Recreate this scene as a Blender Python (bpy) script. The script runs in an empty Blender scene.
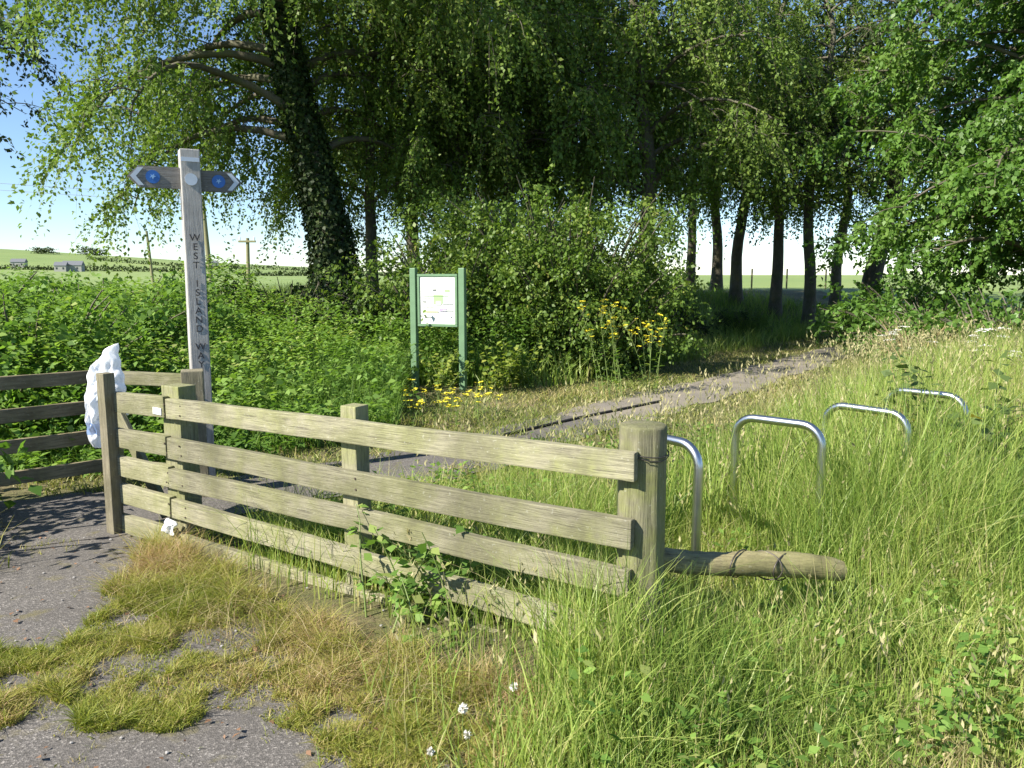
import bpy, bmesh, math, numpy as np
from mathutils import Vector, Matrix, Euler

S = bpy.context.scene
COL = S.collection
R = math.radians
RNG = np.random.default_rng(7)

# ------------------------------------------------------------------ camera
PITCH = R(7.8); F = 797.0; EYE = 1.6
cd = bpy.data.cameras.new('camera'); cam = bpy.data.objects.new('camera', cd); COL.objects.link(cam)
cam.location = (0, 0, EYE); cam.rotation_euler = (R(90) - PITCH, 0, 0)
cd.sensor_width = 36; cd.lens = F / 1024 * 36; cd.clip_start = 0.05; cd.clip_end = 6000
S.camera = cam

def ray(px, py):
    a = (px - 512) / F; b = -(py - 384) / F
    return np.array([a, math.cos(PITCH) + b * math.sin(PITCH), -math.sin(PITCH) + b * math.cos(PITCH)])
def at(px, py, Y):
    d = ray(px, py); return np.array([0, 0, EYE]) + d * (Y / d[1])
def gp(px, py, z=0.0):
    d = ray(px, py); return np.array([0, 0, EYE]) + d * ((z - EYE) / d[2])

def sstep(a, b, x):
    t = np.clip((np.asarray(x, float) - a) / (b - a), 0, 1); return t * t * (3 - 2 * t)

# ------------------------------------------------------------------ value noise (placement only)
_perm = np.random.default_rng(3).random((64, 64))
def vnoise(x, y, s=1.0, o=0.0):
    x = np.asarray(x, float) * s + o + 100; y = np.asarray(y, float) * s + o * 1.7 + 100
    i = np.floor(x).astype(int); j = np.floor(y).astype(int); fx = x - i; fy = y - j
    fx = fx * fx * (3 - 2 * fx); fy = fy * fy * (3 - 2 * fy)
    g = lambda a, b: _perm[a % 64, b % 64]
    return (g(i, j) * (1 - fx) + g(i + 1, j) * fx) * (1 - fy) + (g(i, j + 1) * (1 - fx) + g(i + 1, j + 1) * fx) * fy
def fbm(x, y, s=1.0, o=0.0):
    return .55 * vnoise(x, y, s, o) + .3 * vnoise(x, y, s * 2.1, o + 9) + .15 * vnoise(x, y, s * 4.3, o + 21)

# ------------------------------------------------------------------ path and terrain
PATH = np.array([(-5.5, 4.4), (-3.6, 4.85), (-2.7, 5.25), (-1.7, 5.75), (-0.8, 6.5), (0.3, 7.9), (1.3, 9.2), (2.25, 10.4),
                 (4.2, 13.0), (6.6, 16.3), (9.8, 20.0), (14, 24), (22, 31)], float)
def dpath(x, y):
    x = np.asarray(x, float); y = np.asarray(y, float)
    best = np.full(np.broadcast(x, y).shape, 1e9); side = np.zeros_like(best)
    for a, b in zip(PATH[:-1], PATH[1:]):
        d = b - a; L2 = d @ d
        t = np.clip(((x - a[0]) * d[0] + (y - a[1]) * d[1]) / L2, 0, 1)
        ex = x - a[0] - t * d[0]; ey = y - a[1] - t * d[1]
        q = np.hypot(ex, ey); s = np.sign(d[0] * ey - d[1] * ex)
        m = q < best; best = np.where(m, q, best); side = np.where(m, s, side)
    return best, side            # side > 0: left (far, tree) side
def terrain(x, y):
    x = np.asarray(x, float); y = np.asarray(y, float)
    q, s = dpath(x, y)
    z = -.12 * sstep(.15, .9, x) * (1 - sstep(3.6, 5.6, y))
    z = z + .42 * sstep(1.6, 6, np.where(s < 0, q, 0)) * sstep(4.5, 9, y)
    z = z + 1.0 * sstep(2.2, 7.5, np.where(s > 0, q, 0)) * sstep(10.5, 18, y)
    z = z + .05 * (fbm(x, y, .35) - .5) * sstep(.9, 2.5, q) * sstep(5.5, 8, y)
    far = sstep(26, 45, np.hypot(x, y))
    return z * (1 - far) + 1.0 * far

# ------------------------------------------------------------------ materials
def mat(name):
    m = bpy.data.materials.new(name); m.use_nodes = True
    nt = m.node_tree
    for n in list(nt.nodes):
        nt.nodes.remove(n)
    out = nt.nodes.new('ShaderNodeOutputMaterial'); b = nt.nodes.new('ShaderNodeBsdfPrincipled')
    nt.links.new(b.outputs[0], out.inputs[0])
    return m, nt, b, out
def N(nt, t, **kw):
    n = nt.nodes.new(t)
    for k, v in kw.items():
        if k in n.inputs.keys(): n.inputs[k].default_value = v
        else: setattr(n, k, v)
    return n
def ramp(nt, fac, stops, mode='LINEAR'):
    r = nt.nodes.new('ShaderNodeValToRGB'); r.color_ramp.interpolation = mode
    e = r.color_ramp.elements
    while len(e) < len(stops): e.new(0.5)
    for el, (p, c) in zip(e, stops):
        el.position = p; el.color = (c[0], c[1], c[2], 1) if not isinstance(c, (int, float)) else (c, c, c, 1)
    nt.links.new(fac, r.inputs[0]); return r.outputs[0]
def mix(nt, f, a, b, mode='MIX'):
    m = nt.nodes.new('ShaderNodeMix'); m.data_type = 'RGBA'; m.blend_type = mode
    for sock, v in ((m.inputs[0], f), (m.inputs[6], a), (m.inputs[7], b)):
        if isinstance(v, bpy.types.NodeSocket): nt.links.new(v, sock)
        else: sock.default_value = v if not isinstance(v, tuple) else (*v[:3], 1)
    return m.outputs[2]
def noise(nt, vec, scale, detail=4, rough=.6):
    n = N(nt, 'ShaderNodeTexNoise', Scale=scale, Detail=detail, Roughness=rough)
    nt.links.new(vec, n.inputs['Vector']); return n.outputs[0]
def objco(nt, scale=(1, 1, 1), out='Object'):
    tc = nt.nodes.new('ShaderNodeTexCoord'); mp = nt.nodes.new('ShaderNodeMapping')
    nt.links.new(tc.outputs[out], mp.inputs[0]); mp.inputs['Scale'].default_value = scale
    return mp.outputs[0]
def bump(nt, b, h, s=.4, d=.01):
    n = N(nt, 'ShaderNodeBump', Strength=s, Distance=d); nt.links.new(h, n.inputs['Height']); nt.links.new(n.outputs[0], b.inputs['Normal'])

def leafmat(name, stops, transl=.35, rough=.5, spec=.25, boost=(1.25, 1.35, .6)):
    m, nt, b, out = mat(name)
    at_ = N(nt, 'ShaderNodeAttribute', attribute_name='rnd')
    c = ramp(nt, at_.outputs['Fac'], stops)
    nt.links.new(c, b.inputs['Base Color']); b.inputs['Roughness'].default_value = rough
    b.inputs['Specular IOR Level'].default_value = spec
    tr = N(nt, 'ShaderNodeBsdfTranslucent')
    nt.links.new(mix(nt, 1.0, c, boost, 'MULTIPLY'), tr.inputs[0])
    ms = N(nt, 'ShaderNodeMixShader'); ms.inputs[0].default_value = transl
    nt.links.new(b.outputs[0], ms.inputs[1]); nt.links.new(tr.outputs[0], ms.inputs[2]); nt.links.new(ms.outputs[0], out.inputs[0])
    return m

M = {}
M['beech'] = leafmat('beech_leaf', [(0, (.058, .108, .02)), (.35, (.108, .182, .034)), (.7, (.168, .245, .05)), (.9, (.235, .285, .07)), (1, (.28, .21, .07))], .4, .52, .25)
M['bright_leaf'] = leafmat('bright_leaf', [(0, (.05, .115, .02)), (.5, (.10, .20, .034)), (1, (.18, .28, .065))], .38, .45, .35)
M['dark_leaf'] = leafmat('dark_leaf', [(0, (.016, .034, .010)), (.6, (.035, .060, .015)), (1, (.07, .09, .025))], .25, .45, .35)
M['haw'] = leafmat('hawthorn_leaf', [(0, (.055, .105, .018)), (.45, (.11, .185, .034)), (.8, (.18, .25, .05)), (1, (.27, .21, .07))], .38, .45, .3)
M['nettle'] = leafmat('nettle_leaf', [(0, (.07, .145, .028)), (.5, (.14, .25, .05)), (.9, (.22, .34, .075)), (1, (.32, .36, .12))], .4, .55, .25)
M['ivy'] = leafmat('ivy_leaf', [(0, (.012, .028, .008)), (.7, (.028, .05, .013)), (1, (.06, .085, .02))], .15, .55, .2)
M['sap'] = leafmat('sapling_leaf', [(0, (.10, .17, .025)), (.5, (.20, .27, .05)), (1, (.33, .36, .08))], .42, .5, .25)
M['dock'] = leafmat('dock_leaf', [(0, (.05, .085, .025)), (.6, (.10, .15, .045)), (.93, (.15, .20, .07)), (1, (.5, .36, .06))], .35, .5, .3)
M['hay'] = leafmat('dry_stalk', [(0, (.20, .15, .07)), (.5, (.36, .29, .15)), (1, (.52, .45, .28))], .3, .6, .2, (1.1, 1.1, .9))
M['seed'] = leafmat('seed_stalk', [(0, (.20, .21, .08)), (.5, (.34, .33, .16)), (1, (.45, .40, .24))], .35, .6, .2, (1.1, 1.1, .9))
G_STOPS = [(0, (.11, .19, .04)), (.25, (.20, .30, .06)), (.5, (.31, .40, .10)), (.7, (.42, .46, .15)), (.82, (.50, .46, .22)), (1, (.58, .49, .30))]
M['grass'] = leafmat('long_grass_blade', G_STOPS, .45, .42, .35, (1.15, 1.2, .65))
M['verge'] = leafmat('verge_blade', [(0, (.10, .15, .028)), (.3, (.18, .235, .05)), (.55, (.30, .31, .10)), (.8, (.42, .36, .17)), (1, (.50, .42, .24))], .4, .5, .3, (1.1, 1.15, .75))
M['dryg'] = leafmat('dry_patch_blade', [(0, (.15, .20, .03)), (.35, (.27, .30, .05)), (.58, (.37, .34, .10)), (.78, (.44, .34, .18)), (1, (.42, .27, .16))], .4, .5, .3, (1.1, 1.15, .75))
M['moss'] = leafmat('moss_tip', [(0, (.14, .16, .025)), (.5, (.27, .29, .045)), (1, (.38, .36, .09))], .3, .7, .1, (1.1, 1.1, .8))
M['fleaf'] = leafmat('far_hedge_leaf', [(0, (.022, .04, .012)), (1, (.06, .085, .025))], .2, .6, .2)

def plain(name, c, rough=.6, metal=0, spec=.5):
    m, nt, b, out = mat(name)
    v = objco(nt); n = noise(nt, v, 9, 4)
    lo = tuple(q * .82 for q in c)
    nt.links.new(ramp(nt, n, [(.3, lo), (.7, c)]), b.inputs['Base Color'])
    b.inputs['Roughness'].default_value = rough; b.inputs['Metallic'].default_value = metal; b.inputs['Specular IOR Level'].default_value = spec
    return m
M['yellow'] = plain('yellow_petal', (.80, .72, .05), .6); M['whitep'] = plain('white_petal', (.78, .76, .70), .6)
M['pink'] = plain('clover_petal', (.70, .52, .55), .6); M['stemg'] = plain('green_stem', (.14, .20, .05), .6)
M['white'] = plain('white_plastic', (.80, .82, .85), .4); M['bluep'] = plain('blue_print', (.06, .14, .38), .45)
M['blue'] = plain('blue_disc', (.03, .15, .50), .45); M['paleblue'] = plain('pale_blue_mark', (.30, .52, .85), .4)
M['signwhite'] = plain('white_sign_paint', (.62, .68, .78), .5); M['ink'] = plain('dark_lettering', (.045, .043, .05), .7)
M['greenpaint'] = plain('green_paint', (.12, .22, .12), .55); M['panelw'] = plain('printed_panel', (.80, .80, .78), .25)
M['mapgreen'] = plain('map_green', (.34, .50, .25), .3); M['mapgrey'] = plain('map_grey', (.45, .47, .47), .3)
M['mapyel'] = plain('map_yellow', (.66, .66, .30), .3); M['mapmauve'] = plain('map_mauve', (.40, .34, .50), .3); M['mapdark'] = plain('map_ink', (.14, .16, .16), .3)
M['steel'] = plain('galvanised_steel', (.60, .62, .64), .30, 1.0); M['wire'] = plain('old_wire', (.10, .09, .08), .5, .7)
M['nail'] = plain('nail_head', (.14, .11, .09), .5, .6)
M['pole'] = plain('pole_wood', (.20, .19, .10), .8); M['cable'] = plain('black_cable', (.12, .14, .17), .6)
M['render'] = plain('house_render', (.34, .34, .32), .8); M['slate'] = plain('slate_roof', (.13, .14, .16), .7); M['glass'] = plain('dark_window', (.03, .04, .05), .15)
M['edge'] = plain('dark_edging', (.025, .024, .022), .8); M['stone'] = plain('grey_stone', (.30, .29, .28), .8)
M['deadleaf'] = plain('dead_leaf', (.20, .11, .06), .7)

def woodmat(name, axis, base, dark, green, gmix=.5):
    m, nt, b, out = mat(name)
    sc = {'x': (1.2, 14, 14), 'z': (14, 14, 1.2)}[axis]
    g1 = noise(nt, objco(nt, sc), 4.0, 8, .7)
    sc2 = {'x': (2.5, 60, 60), 'z': (60, 60, 2.5)}[axis]
    g2 = noise(nt, objco(nt, sc2), 3.0, 5, .65)
    bl = noise(nt, objco(nt), 4.5, 5, .62)
    oi = N(nt, 'ShaderNodeObjectInfo')
    c = ramp(nt, g1, [(.28, dark), (.5, base), (.75, tuple(min(1, q * 1.3) for q in base))])
    gm = ramp(nt, bl, [(.42, 0.0), (.66, gmix)])
    c = mix(nt, gm, c, green)
    c = mix(nt, ramp(nt, g2, [(.30, .75), (.46, 0.0)]), c, tuple(q * .45 for q in dark))
    st_ = noise(nt, objco(nt), 2.3, 6, .7)
    c = mix(nt, ramp(nt, st_, [(.46, 0.0), (.62, .6)]), c, dark)
    sp = noise(nt, objco(nt), 60, 2, .5)
    c = mix(nt, ramp(nt, sp, [(.66, 0.0), (.74, .3)]), c, (.46, .46, .40))
    h = N(nt, 'ShaderNodeHueSaturation'); nt.links.new(c, h.inputs['Color'])
    mr = N(nt, 'ShaderNodeMapRange'); mr.inputs[3].default_value = .78; mr.inputs[4].default_value = 1.15
    nt.links.new(oi.outputs['Random'], mr.inputs[0]); nt.links.new(mr.outputs[0], h.inputs['Value'])
    nt.links.new(h.outputs[0], b.inputs['Base Color']); b.inputs['Roughness'].default_value = .78; b.inputs['Specular IOR Level'].default_value = .3
    bump(nt, b, g2, .7, .006)
    return m
M['rail'] = woodmat('weathered_rail', 'x', (.235, .222, .152), (.10, .092, .065), (.23, .245, .085), .7)
M['post'] = woodmat('weathered_post', 'z', (.23, .22, .14), (.10, .095, .062), (.245, .275, .075), .8)
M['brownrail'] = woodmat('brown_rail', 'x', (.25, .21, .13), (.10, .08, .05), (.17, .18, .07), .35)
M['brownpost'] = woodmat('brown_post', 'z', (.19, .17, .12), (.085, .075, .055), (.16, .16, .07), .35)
M['greypost'] = woodmat('grey_oak', 'z', (.36, .35, .34), (.22, .21, .205), (.33, .33, .31), .3)
M['board'] = woodmat('grey_board', 'x', (.20, .19, .18), (.12, .11, .10), (.20, .20, .18), .3)
M['log'] = woodmat('mossy_log', 'x', (.27, .24, .13), (.10, .085, .05), (.26, .27, .09), .6)
M['bark'] = woodmat('beech_bark', 'z', (.13, .115, .09), (.06, .05, .04), (.11, .13, .05), .7)

def asphalt(name='worn_asphalt', dust=(.075, .068, .062), k=.6):
    m, nt, b, out = mat(name)
    v = objco(nt)
    vo = N(nt, 'ShaderNodeTexVoronoi', Scale=150.0); nt.links.new(v, vo.inputs['Vector'])
    rn = N(nt, 'ShaderNodeSeparateColor'); nt.links.new(vo.outputs['Color'], rn.inputs[0])
    c = ramp(nt, rn.outputs[0], [(0, (.055, .052, .05)), (.6, (.12, .112, .106)), (.9, (.19, .175, .165)), (1, (.33, .31, .29))])
    big = noise(nt, v, 2.2, 5, .6)
    c = mix(nt, ramp(nt, big, [(.35, k * .35), (.65, k)]), c, dust)
    mo = noise(nt, v, 5.5, 6, .7)
    c = mix(nt, ramp(nt, mo, [(.56, 0.0), (.68, .65)]), c, (.13, .115, .045))
    nt.links.new(c, b.inputs['Base Color']); b.inputs['Roughness'].default_value = .9
    bump(nt, b, vo.outputs['Distance'], .5, .004)
    return m
def soil():
    m, nt, b, out = mat('rough_ground')
    v = objco(nt)
    n1 = noise(nt, v, 1.6, 6, .65); n2 = noise(nt, v, 22, 6, .7)
    c = ramp(nt, n1, [(.35, (.06, .075, .022)), (.5, (.12, .13, .04)), (.66, (.20, .165, .085))])
    c = mix(nt, ramp(nt, n2, [(.4, 0.0), (.65, .8)]), c, (.085, .066, .04))
    nt.links.new(c, b.inputs['Base Color']); b.inputs['Roughness'].default_value = .95; bump(nt, b, n2, 1, .03)
    return m
def field(name, a, c2, sc):
    m, nt, b, out = mat(name)
    v = objco(nt, out='Object'); n1 = noise(nt, v, sc, 5, .6); n2 = noise(nt, v, sc * 14, 4, .7)
    c = ramp(nt, n1, [(.35, a), (.65, c2)]); c = mix(nt, ramp(nt, n2, [(.4, 0.0), (.7, .35)]), c, tuple(q * .7 for q in a))
    nt.links.new(c, b.inputs['Base Color']); b.inputs['Roughness'].default_value = .95
    return m
M['asphalt'] = asphalt(); M['dusty'] = asphalt('dusty_asphalt', (.24, .21, .165), .8); M['soil'] = soil()
M['field'] = field('pasture', (.13, .20, .045), (.20, .26, .07), .02)
M['hill_a'] = field('hill_pasture', (.12, .19, .045), (.19, .25, .07), .006)

# ------------------------------------------------------------------ mesh helpers
def tag(o, label=None, cat=None, group=None, kind=None):
    for k, v in (('label', label), ('category', cat), ('group', group), ('kind', kind)):
        if v: o[k] = v
    return o
def empty(name, loc, label, cat, group=None):
    o = bpy.data.objects.new(name, None); COL.objects.link(o); o.location = loc; o.empty_display_size = .1
    return tag(o, label, cat, group)
def link(name, me, m, parent=None, M4=None):
    o = bpy.data.objects.new(name, me); COL.objects.link(o)
    if m is not None and not me.materials: me.materials.append(m)
    if M4 is not None: o.matrix_world = M4
    if parent is not None:
        o.parent = parent
        base = Matrix.Translation(parent.location) if parent.parent is None else parent['_w'] if False else Matrix.Translation(parent.location)
        if parent.type == 'EMPTY': o.matrix_parent_inverse = base.inverted()
    return o
def sub(name, me, m, parent, M4):
    """sub-part of a part mesh placed with a world matrix"""
    o = bpy.data.objects.new(name, me); COL.objects.link(o)
    if not me.materials: me.materials.append(m)
    bpy.context.view_layer.update()
    o.parent = parent; o.matrix_parent_inverse = parent.matrix_world.inverted(); o.matrix_world = M4
    return o
def qmesh(name, V, Q, rnd=None, smooth=False):
    """fast all-quad mesh"""
    V = np.asarray(V, np.float32); Q = np.asarray(Q, np.int32)
    me = bpy.data.meshes.new(name)
    me.vertices.add(len(V)); me.vertices.foreach_set('co', V.ravel())
    me.loops.add(Q.size); me.loops.foreach_set('vertex_index', Q.ravel())
    me.polygons.add(len(Q)); me.polygons.foreach_set('loop_start', np.arange(0, Q.size, 4, dtype=np.int32))
    me.polygons.foreach_set('loop_total', np.full(len(Q), 4, np.int32))
    if rnd is not None:
        a = me.attributes.new('rnd', 'FLOAT', 'POINT'); a.data.foreach_set('value', np.asarray(rnd, np.float32).ravel())
    me.update(calc_edges=True)
    if smooth: me.polygons.foreach_set('use_smooth', np.ones(len(Q), bool))
    return me
class Tubes:
    def __init__(s): s.V = []; s.Q = []; s.n = 0; s.r = []
    def add(s, P, rad, k=6, rnd=.5, cap=True):
        P = np.asarray(P, float); n = len(P); rad = np.broadcast_to(np.asarray(rad, float), (n,))
        T = np.gradient(P, axis=0); T /= np.linalg.norm(T, axis=1)[:, None] + 1e-9
        up = np.array([0, 0, 1.]) if abs(T[0][2]) < .9 else np.array([.3, .95, 0])
        U = np.zeros_like(T); u = np.cross(T[0], up)
        for i in range(n):
            u = u - T[i] * (u @ T[i]); u = u / (math.sqrt(u @ u) + 1e-9); U[i] = u
        W = np.cross(T, U)
        a = np.arange(k) * 2 * math.pi / k
        ring = P[:, None, :] + rad[:, None, None] * (np.cos(a)[None, :, None] * U[:, None, :] + np.sin(a)[None, :, None] * W[:, None, :])
        s.V.append(ring.reshape(-1, 3)); s.r.append(np.full(n * k, rnd))
        i, j = np.meshgrid(np.arange(n - 1), np.arange(k), indexing='ij'); j2 = (j + 1) % k
        s.Q.append((np.stack([i * k + j, i * k + j2, (i + 1) * k + j2, (i + 1) * k + j], -1).reshape(-1, 4)) + s.n)
        s.n += n * k
    def mesh(s, name, smooth=True): return qmesh(name, np.concatenate(s.V), np.concatenate(s.Q), np.concatenate(s.r), smooth)
def unit(v): return v / (np.linalg.norm(v, axis=-1, keepdims=True) + 1e-9)
def leaves(P, A, Nn, L, Wd, rnd, fold=.12):
    """diamond leaves: base points P, axes A, normals Nn, lengths L, half-widths Wd"""
    A = unit(A); B = unit(np.cross(A, Nn)); Nn = np.cross(B, A); L = L[:, None]; Wd = Wd[:, None]
    V = np.stack([P, P + A * L * .42 + B * Wd + Nn * L * fold, P + A * L, P + A * L * .42 - B * Wd + Nn * L * fold], 1).reshape(-1, 3)
    Q = np.arange(len(P) * 4).reshape(-1, 4)
    return V, Q, np.repeat(rnd, 4)
def blades(P, h, w, lean, az, rnd, seg=3, curl=1.0):
    """grass blades; P base, h height, w width, lean horizontal reach"""
    n = len(P); d = np.stack([np.cos(az), np.sin(az), np.zeros(n)], 1)
    fa = az + RNG.uniform(0, 2 * math.pi, n); sd = np.stack([np.cos(fa), np.sin(fa), np.zeros(n)], 1)
    V = np.zeros((n, (seg + 1) * 2, 3))
    for i in range(seg + 1):
        t = i / seg
        c = P + d * (lean * t ** (1 + curl))[:, None] + np.array([0, 0, 1.]) * (h * (t - .28 * (lean / (h + lean + 1e-6)) * t * t * 1.6))[:, None]
        ww = (w * (1 - t) ** .6 * .5 if i < seg else w * .04)[:, None]
        V[:, 2 * i] = c - sd * ww; V[:, 2 * i + 1] = c + sd * ww
    k = (seg + 1) * 2
    q = np.array([[2 * i, 2 * i + 1, 2 * i + 3, 2 * i + 2] for i in range(seg)])
    Q = (np.arange(n)[:, None, None] * k + q[None]).reshape(-1, 4)
    return V.reshape(-1, 3), Q, np.repeat(rnd, k)
class Soup:
    def __init__(s): s.V = []; s.Q = []; s.r = []; s.n = 0
    def add(s, vqr):
        V, Q, r = vqr; s.V.append(V); s.Q.append(np.asarray(Q) + s.n); s.r.append(r); s.n += len(V)
    def mesh(s, name): return qmesh(name, np.concatenate(s.V), np.concatenate(s.Q), np.concatenate(s.r))

def bmbox(sx, sy, sz, bev=.004, seg=1, nx=1, warp=0, rng=None, zbase=False):
    bm = bmesh.new(); bmesh.ops.create_cube(bm, size=1)
    bmesh.ops.scale(bm, vec=(sx, sy, sz), verts=bm.verts)
    if bev: bmesh.ops.bevel(bm, geom=list(bm.edges), offset=bev, segments=seg, affect='EDGES', profile=.6)
    if nx > 1:
        ax = 0 if sx >= sz else 2; ln = max(sx, sz)
        for k in range(1, nx):
            no = [0, 0, 0]; no[ax] = 1; co = [0, 0, 0]; co[ax] = -ln / 2 + ln * k / nx
            bmesh.ops.bisect_plane(bm, geom=bm.verts[:] + bm.edges[:] + bm.faces[:], plane_co=co, plane_no=no)
        if warp:
            ph = rng.uniform(0, 6, 6)
            for v in bm.verts:
                t = v.co[ax]
                o1 = warp * (math.sin(t * 2.1 + ph[0]) + .5 * math.sin(t * 5.3 + ph[1])); o2 = warp * (math.sin(t * 1.7 + ph[2]) + .5 * math.sin(t * 6.1 + ph[3]))
                e = .25 * warp * math.sin(t * 17 + ph[4] + 3 * v.co[1] / max(sy, .01))
                v.co.y += o1
                if ax == 0: v.co.z += o2 + e
                else: v.co.x += o2 + e
    if zbase: bmesh.ops.translate(bm, vec=(0, 0, sz / 2), verts=bm.verts)
    me = bpy.data.meshes.new('m'); bm.to_mesh(me); bm.free(); return me
def frame(o, xdir, zdir=(0, 0, 1)):
    x = Vector(xdir).normalized(); z = Vector(zdir); y = z.cross(x).normalized(); z = x.cross(y)
    m = Matrix((x, y, z)).transposed().to_4x4(); m.translation = Vector(o); return m

# ------------------------------------------------------------------ world, sun
SUN_AZ = math.atan2(-.53, -.85); SUN_EL = R(39)
sv = Vector((math.cos(SUN_AZ) * math.cos(SUN_EL), math.sin(SUN_AZ) * math.cos(SUN_EL), math.sin(SUN_EL)))
w = bpy.data.worlds.new('World'); S.world = w; w.use_nodes = True
nt = w.node_tree; bg = nt.nodes['Background']
sky = nt.nodes.new('ShaderNodeTexSky'); sky.sky_type = 'NISHITA'; sky.sun_disc = False
sky.sun_elevation = SUN_EL; sky.sun_rotation = (math.pi / 2 - SUN_AZ) % (2 * math.pi); sky.air_density = 1.0; sky.dust_density = 0.0; sky.ozone_density = 4.0; sky.altitude = 1200
nt.links.new(sky.outputs[0], bg.inputs[0]); bg.inputs[1].default_value = .078
ld = bpy.data.lights.new('sun', 'SUN'); lo = bpy.data.objects.new('sun', ld); COL.objects.link(lo)
ld.energy = 5.0; ld.angle = R(.55); ld.color = (1, .93, .80); lo.rotation_euler = sv.to_track_quat('Z', 'Y').to_euler(); lo.location = (-20, 0, 20)
vs = S.view_settings; vs.view_transform = 'Standard'; vs.look = 'None'; vs.exposure = 1.3; vs.gamma = 1

# ------------------------------------------------------------------ ground sheets
def axis(lo, hi, a, b, d, g=1.16):
    c = list(np.arange(a, b + 1e-6, d)); s = d
    x = b
    while x < hi: s *= g; x += s; c.append(x)
    x = a; s = d; pre = []
    while x > lo: s *= g; x -= s; pre.append(x)
    return np.array(pre[::-1] + c)
xs = axis(-2500, 2500, -8, 12, .14); ys = axis(-400, 3000, .5, 18, .14)
X, Y = np.meshgrid(xs, ys); Z = terrain(X, Y)
nx, ny = len(xs), len(ys); ii, jj = np.meshgrid(np.arange(ny - 1), np.arange(nx - 1), indexing='ij'); a0 = ii * nx + jj
me = qmesh('ground', np.stack([X, Y, Z], -1).reshape(-1, 3), np.stack([a0, a0 + 1, a0 + nx + 1, a0 + nx], -1).reshape(-1, 4), smooth=True)
cx, cy = (xs[:-1] + xs[1:]) / 2, (ys[:-1] + ys[1:]) / 2
CX, CY = np.meshgrid(cx, cy); me.materials.append(M['soil']); me.materials.append(M['field'])
me.polygons.foreach_set('material_index', ((np.hypot(CX, CY) > 33)).astype(np.int32).ravel())
tag(link('ground', me, None), kind='structure')

# asphalt path: ribbon following the terrain, with ragged edges
pp = []
for a, b in zip(PATH[:-1], PATH[1:]):
    k = max(2, int(np.hypot(*(b - a)) / .12)); pp.append(a + (b - a) * np.linspace(0, 1, k, endpoint=False)[:, None])
pp = np.concatenate(pp)
for _ in range(30): pp[1:-1] = .5 * pp[1:-1] + .25 * (pp[:-2] + pp[2:])
tt = np.gradient(pp, axis=0); tt /= np.linalg.norm(tt, axis=1)[:, None]; nn = np.stack([-tt[:, 1], tt[:, 0]], 1)
sl = np.arange(len(pp)) * .12
wl = .52 + .22 * (vnoise(sl, 0 * sl, 2.2) - .5) + .10 * (vnoise(sl, 0 * sl, 9) - .5); wr = .50 + .22 * (vnoise(sl, 0 * sl + 5, 2.2) - .5) + .10 * (vnoise(sl, 0 * sl + 7, 9) - .5)
cols = np.linspace(0, 1, 9); off = wl[:, None] + (-(wl + wr))[:, None] * cols[None]
PX = pp[:, None, 0] + nn[:, None, 0] * off; PY = pp[:, None, 1] + nn[:, None, 1] * off; PZ = terrain(PX, PY) + .012 + .004 * (np.abs(cols - .5) < .45)
n_, k_ = PX.shape; ii, jj = np.meshgrid(np.arange(n_ - 1), np.arange(k_ - 1), indexing='ij'); a0 = ii * k_ + jj
tag(link('path', qmesh('path', np.stack([PX, PY, PZ], -1).reshape(-1, 3), np.stack([a0, a0 + k_, a0 + k_ + 1, a0 + 1], -1).reshape(-1, 4), smooth=True), M['dusty']), kind='structure')
pm_ = bpy.data.objects['path'].data; pm_.materials.append(M['asphalt']); pm_.polygons.foreach_set('material_index', (np.repeat(pp[:-1, 0], 8) < .9).astype(np.int32))

# asphalt apron in front of the fence
edge = [(-7.5, .6), (.05, .6), *[tuple(gp(*q)[:2]) for q in ((455, 768), (425, 715), (350, 665), (265, 628), (205, 600), (172, 565), (150, 548), (128, 530))], (-2.4, 5.0), (-3.0, 5.3), (-7.5, 4.9)]
E2 = []
for (x0, y0), (x1, y1) in zip(edge, edge[1:] + edge[:1]):
    k = max(1, int(math.hypot(x1 - x0, y1 - y0) / .05))
    for t in np.arange(k) / k:
        x, y = x0 + (x1 - x0) * t, y0 + (y1 - y0) * t
        E2.append((x + .10 * (vnoise(x, y, 5) - .5) + .05 * (vnoise(x, y, 17) - .5), y + .10 * (vnoise(x, y, 5, 30) - .5) + .05 * (vnoise(x, y, 17, 8) - .5)))
bm = bmesh.new(); vv = [bm.verts.new((x, y, float(terrain(x, y)) * 0 + .008)) for x, y in E2]; f = bm.faces.new(vv)
bmesh.ops.triangulate(bm, faces=[f]); me = bpy.data.meshes.new('pavement'); bm.to_mesh(me); bm.free()
tag(link('pavement', me, M['asphalt']), kind='structure')

# far hill on the left
hx = np.linspace(-1100, 320, 120); hy = np.linspace(240, 1000, 60); HX, HY = np.meshgrid(hx, hy)
pxr = HX / 760 * F + 512
ridge = np.interp(pxr, [-600, -200, 0, 100, 200, 320, 400, 470, 900], [70, 36, 26.5, 20, 13.5, 7.5, 2, -3, -6]) / F * 760
HZ = .6 + (ridge + .4) * sstep(300, 760, HY) + .8 * (fbm(HX, HY, .012) - .5) * sstep(300, 500, HY) - 6 * sstep(780, 1000, HY)
n_, k_ = HX.shape; ii, jj = np.meshgrid(np.arange(n_ - 1), np.arange(k_ - 1), indexing='ij'); a0 = ii * k_ + jj
tag(link('hill', qmesh('hill', np.stack([HX, HY, HZ], -1).reshape(-1, 3), np.stack([a0, a0 + 1, a0 + k_ + 1, a0 + k_], -1).reshape(-1, 4), smooth=True), M['hill_a']), kind='structure')
def hillz(x, y):
    i = np.clip(np.searchsorted(hy, y) - 1, 0, len(hy) - 2); j = np.clip(np.searchsorted(hx, x) - 1, 0, len(hx) - 2)
    return HZ[i, j]

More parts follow.
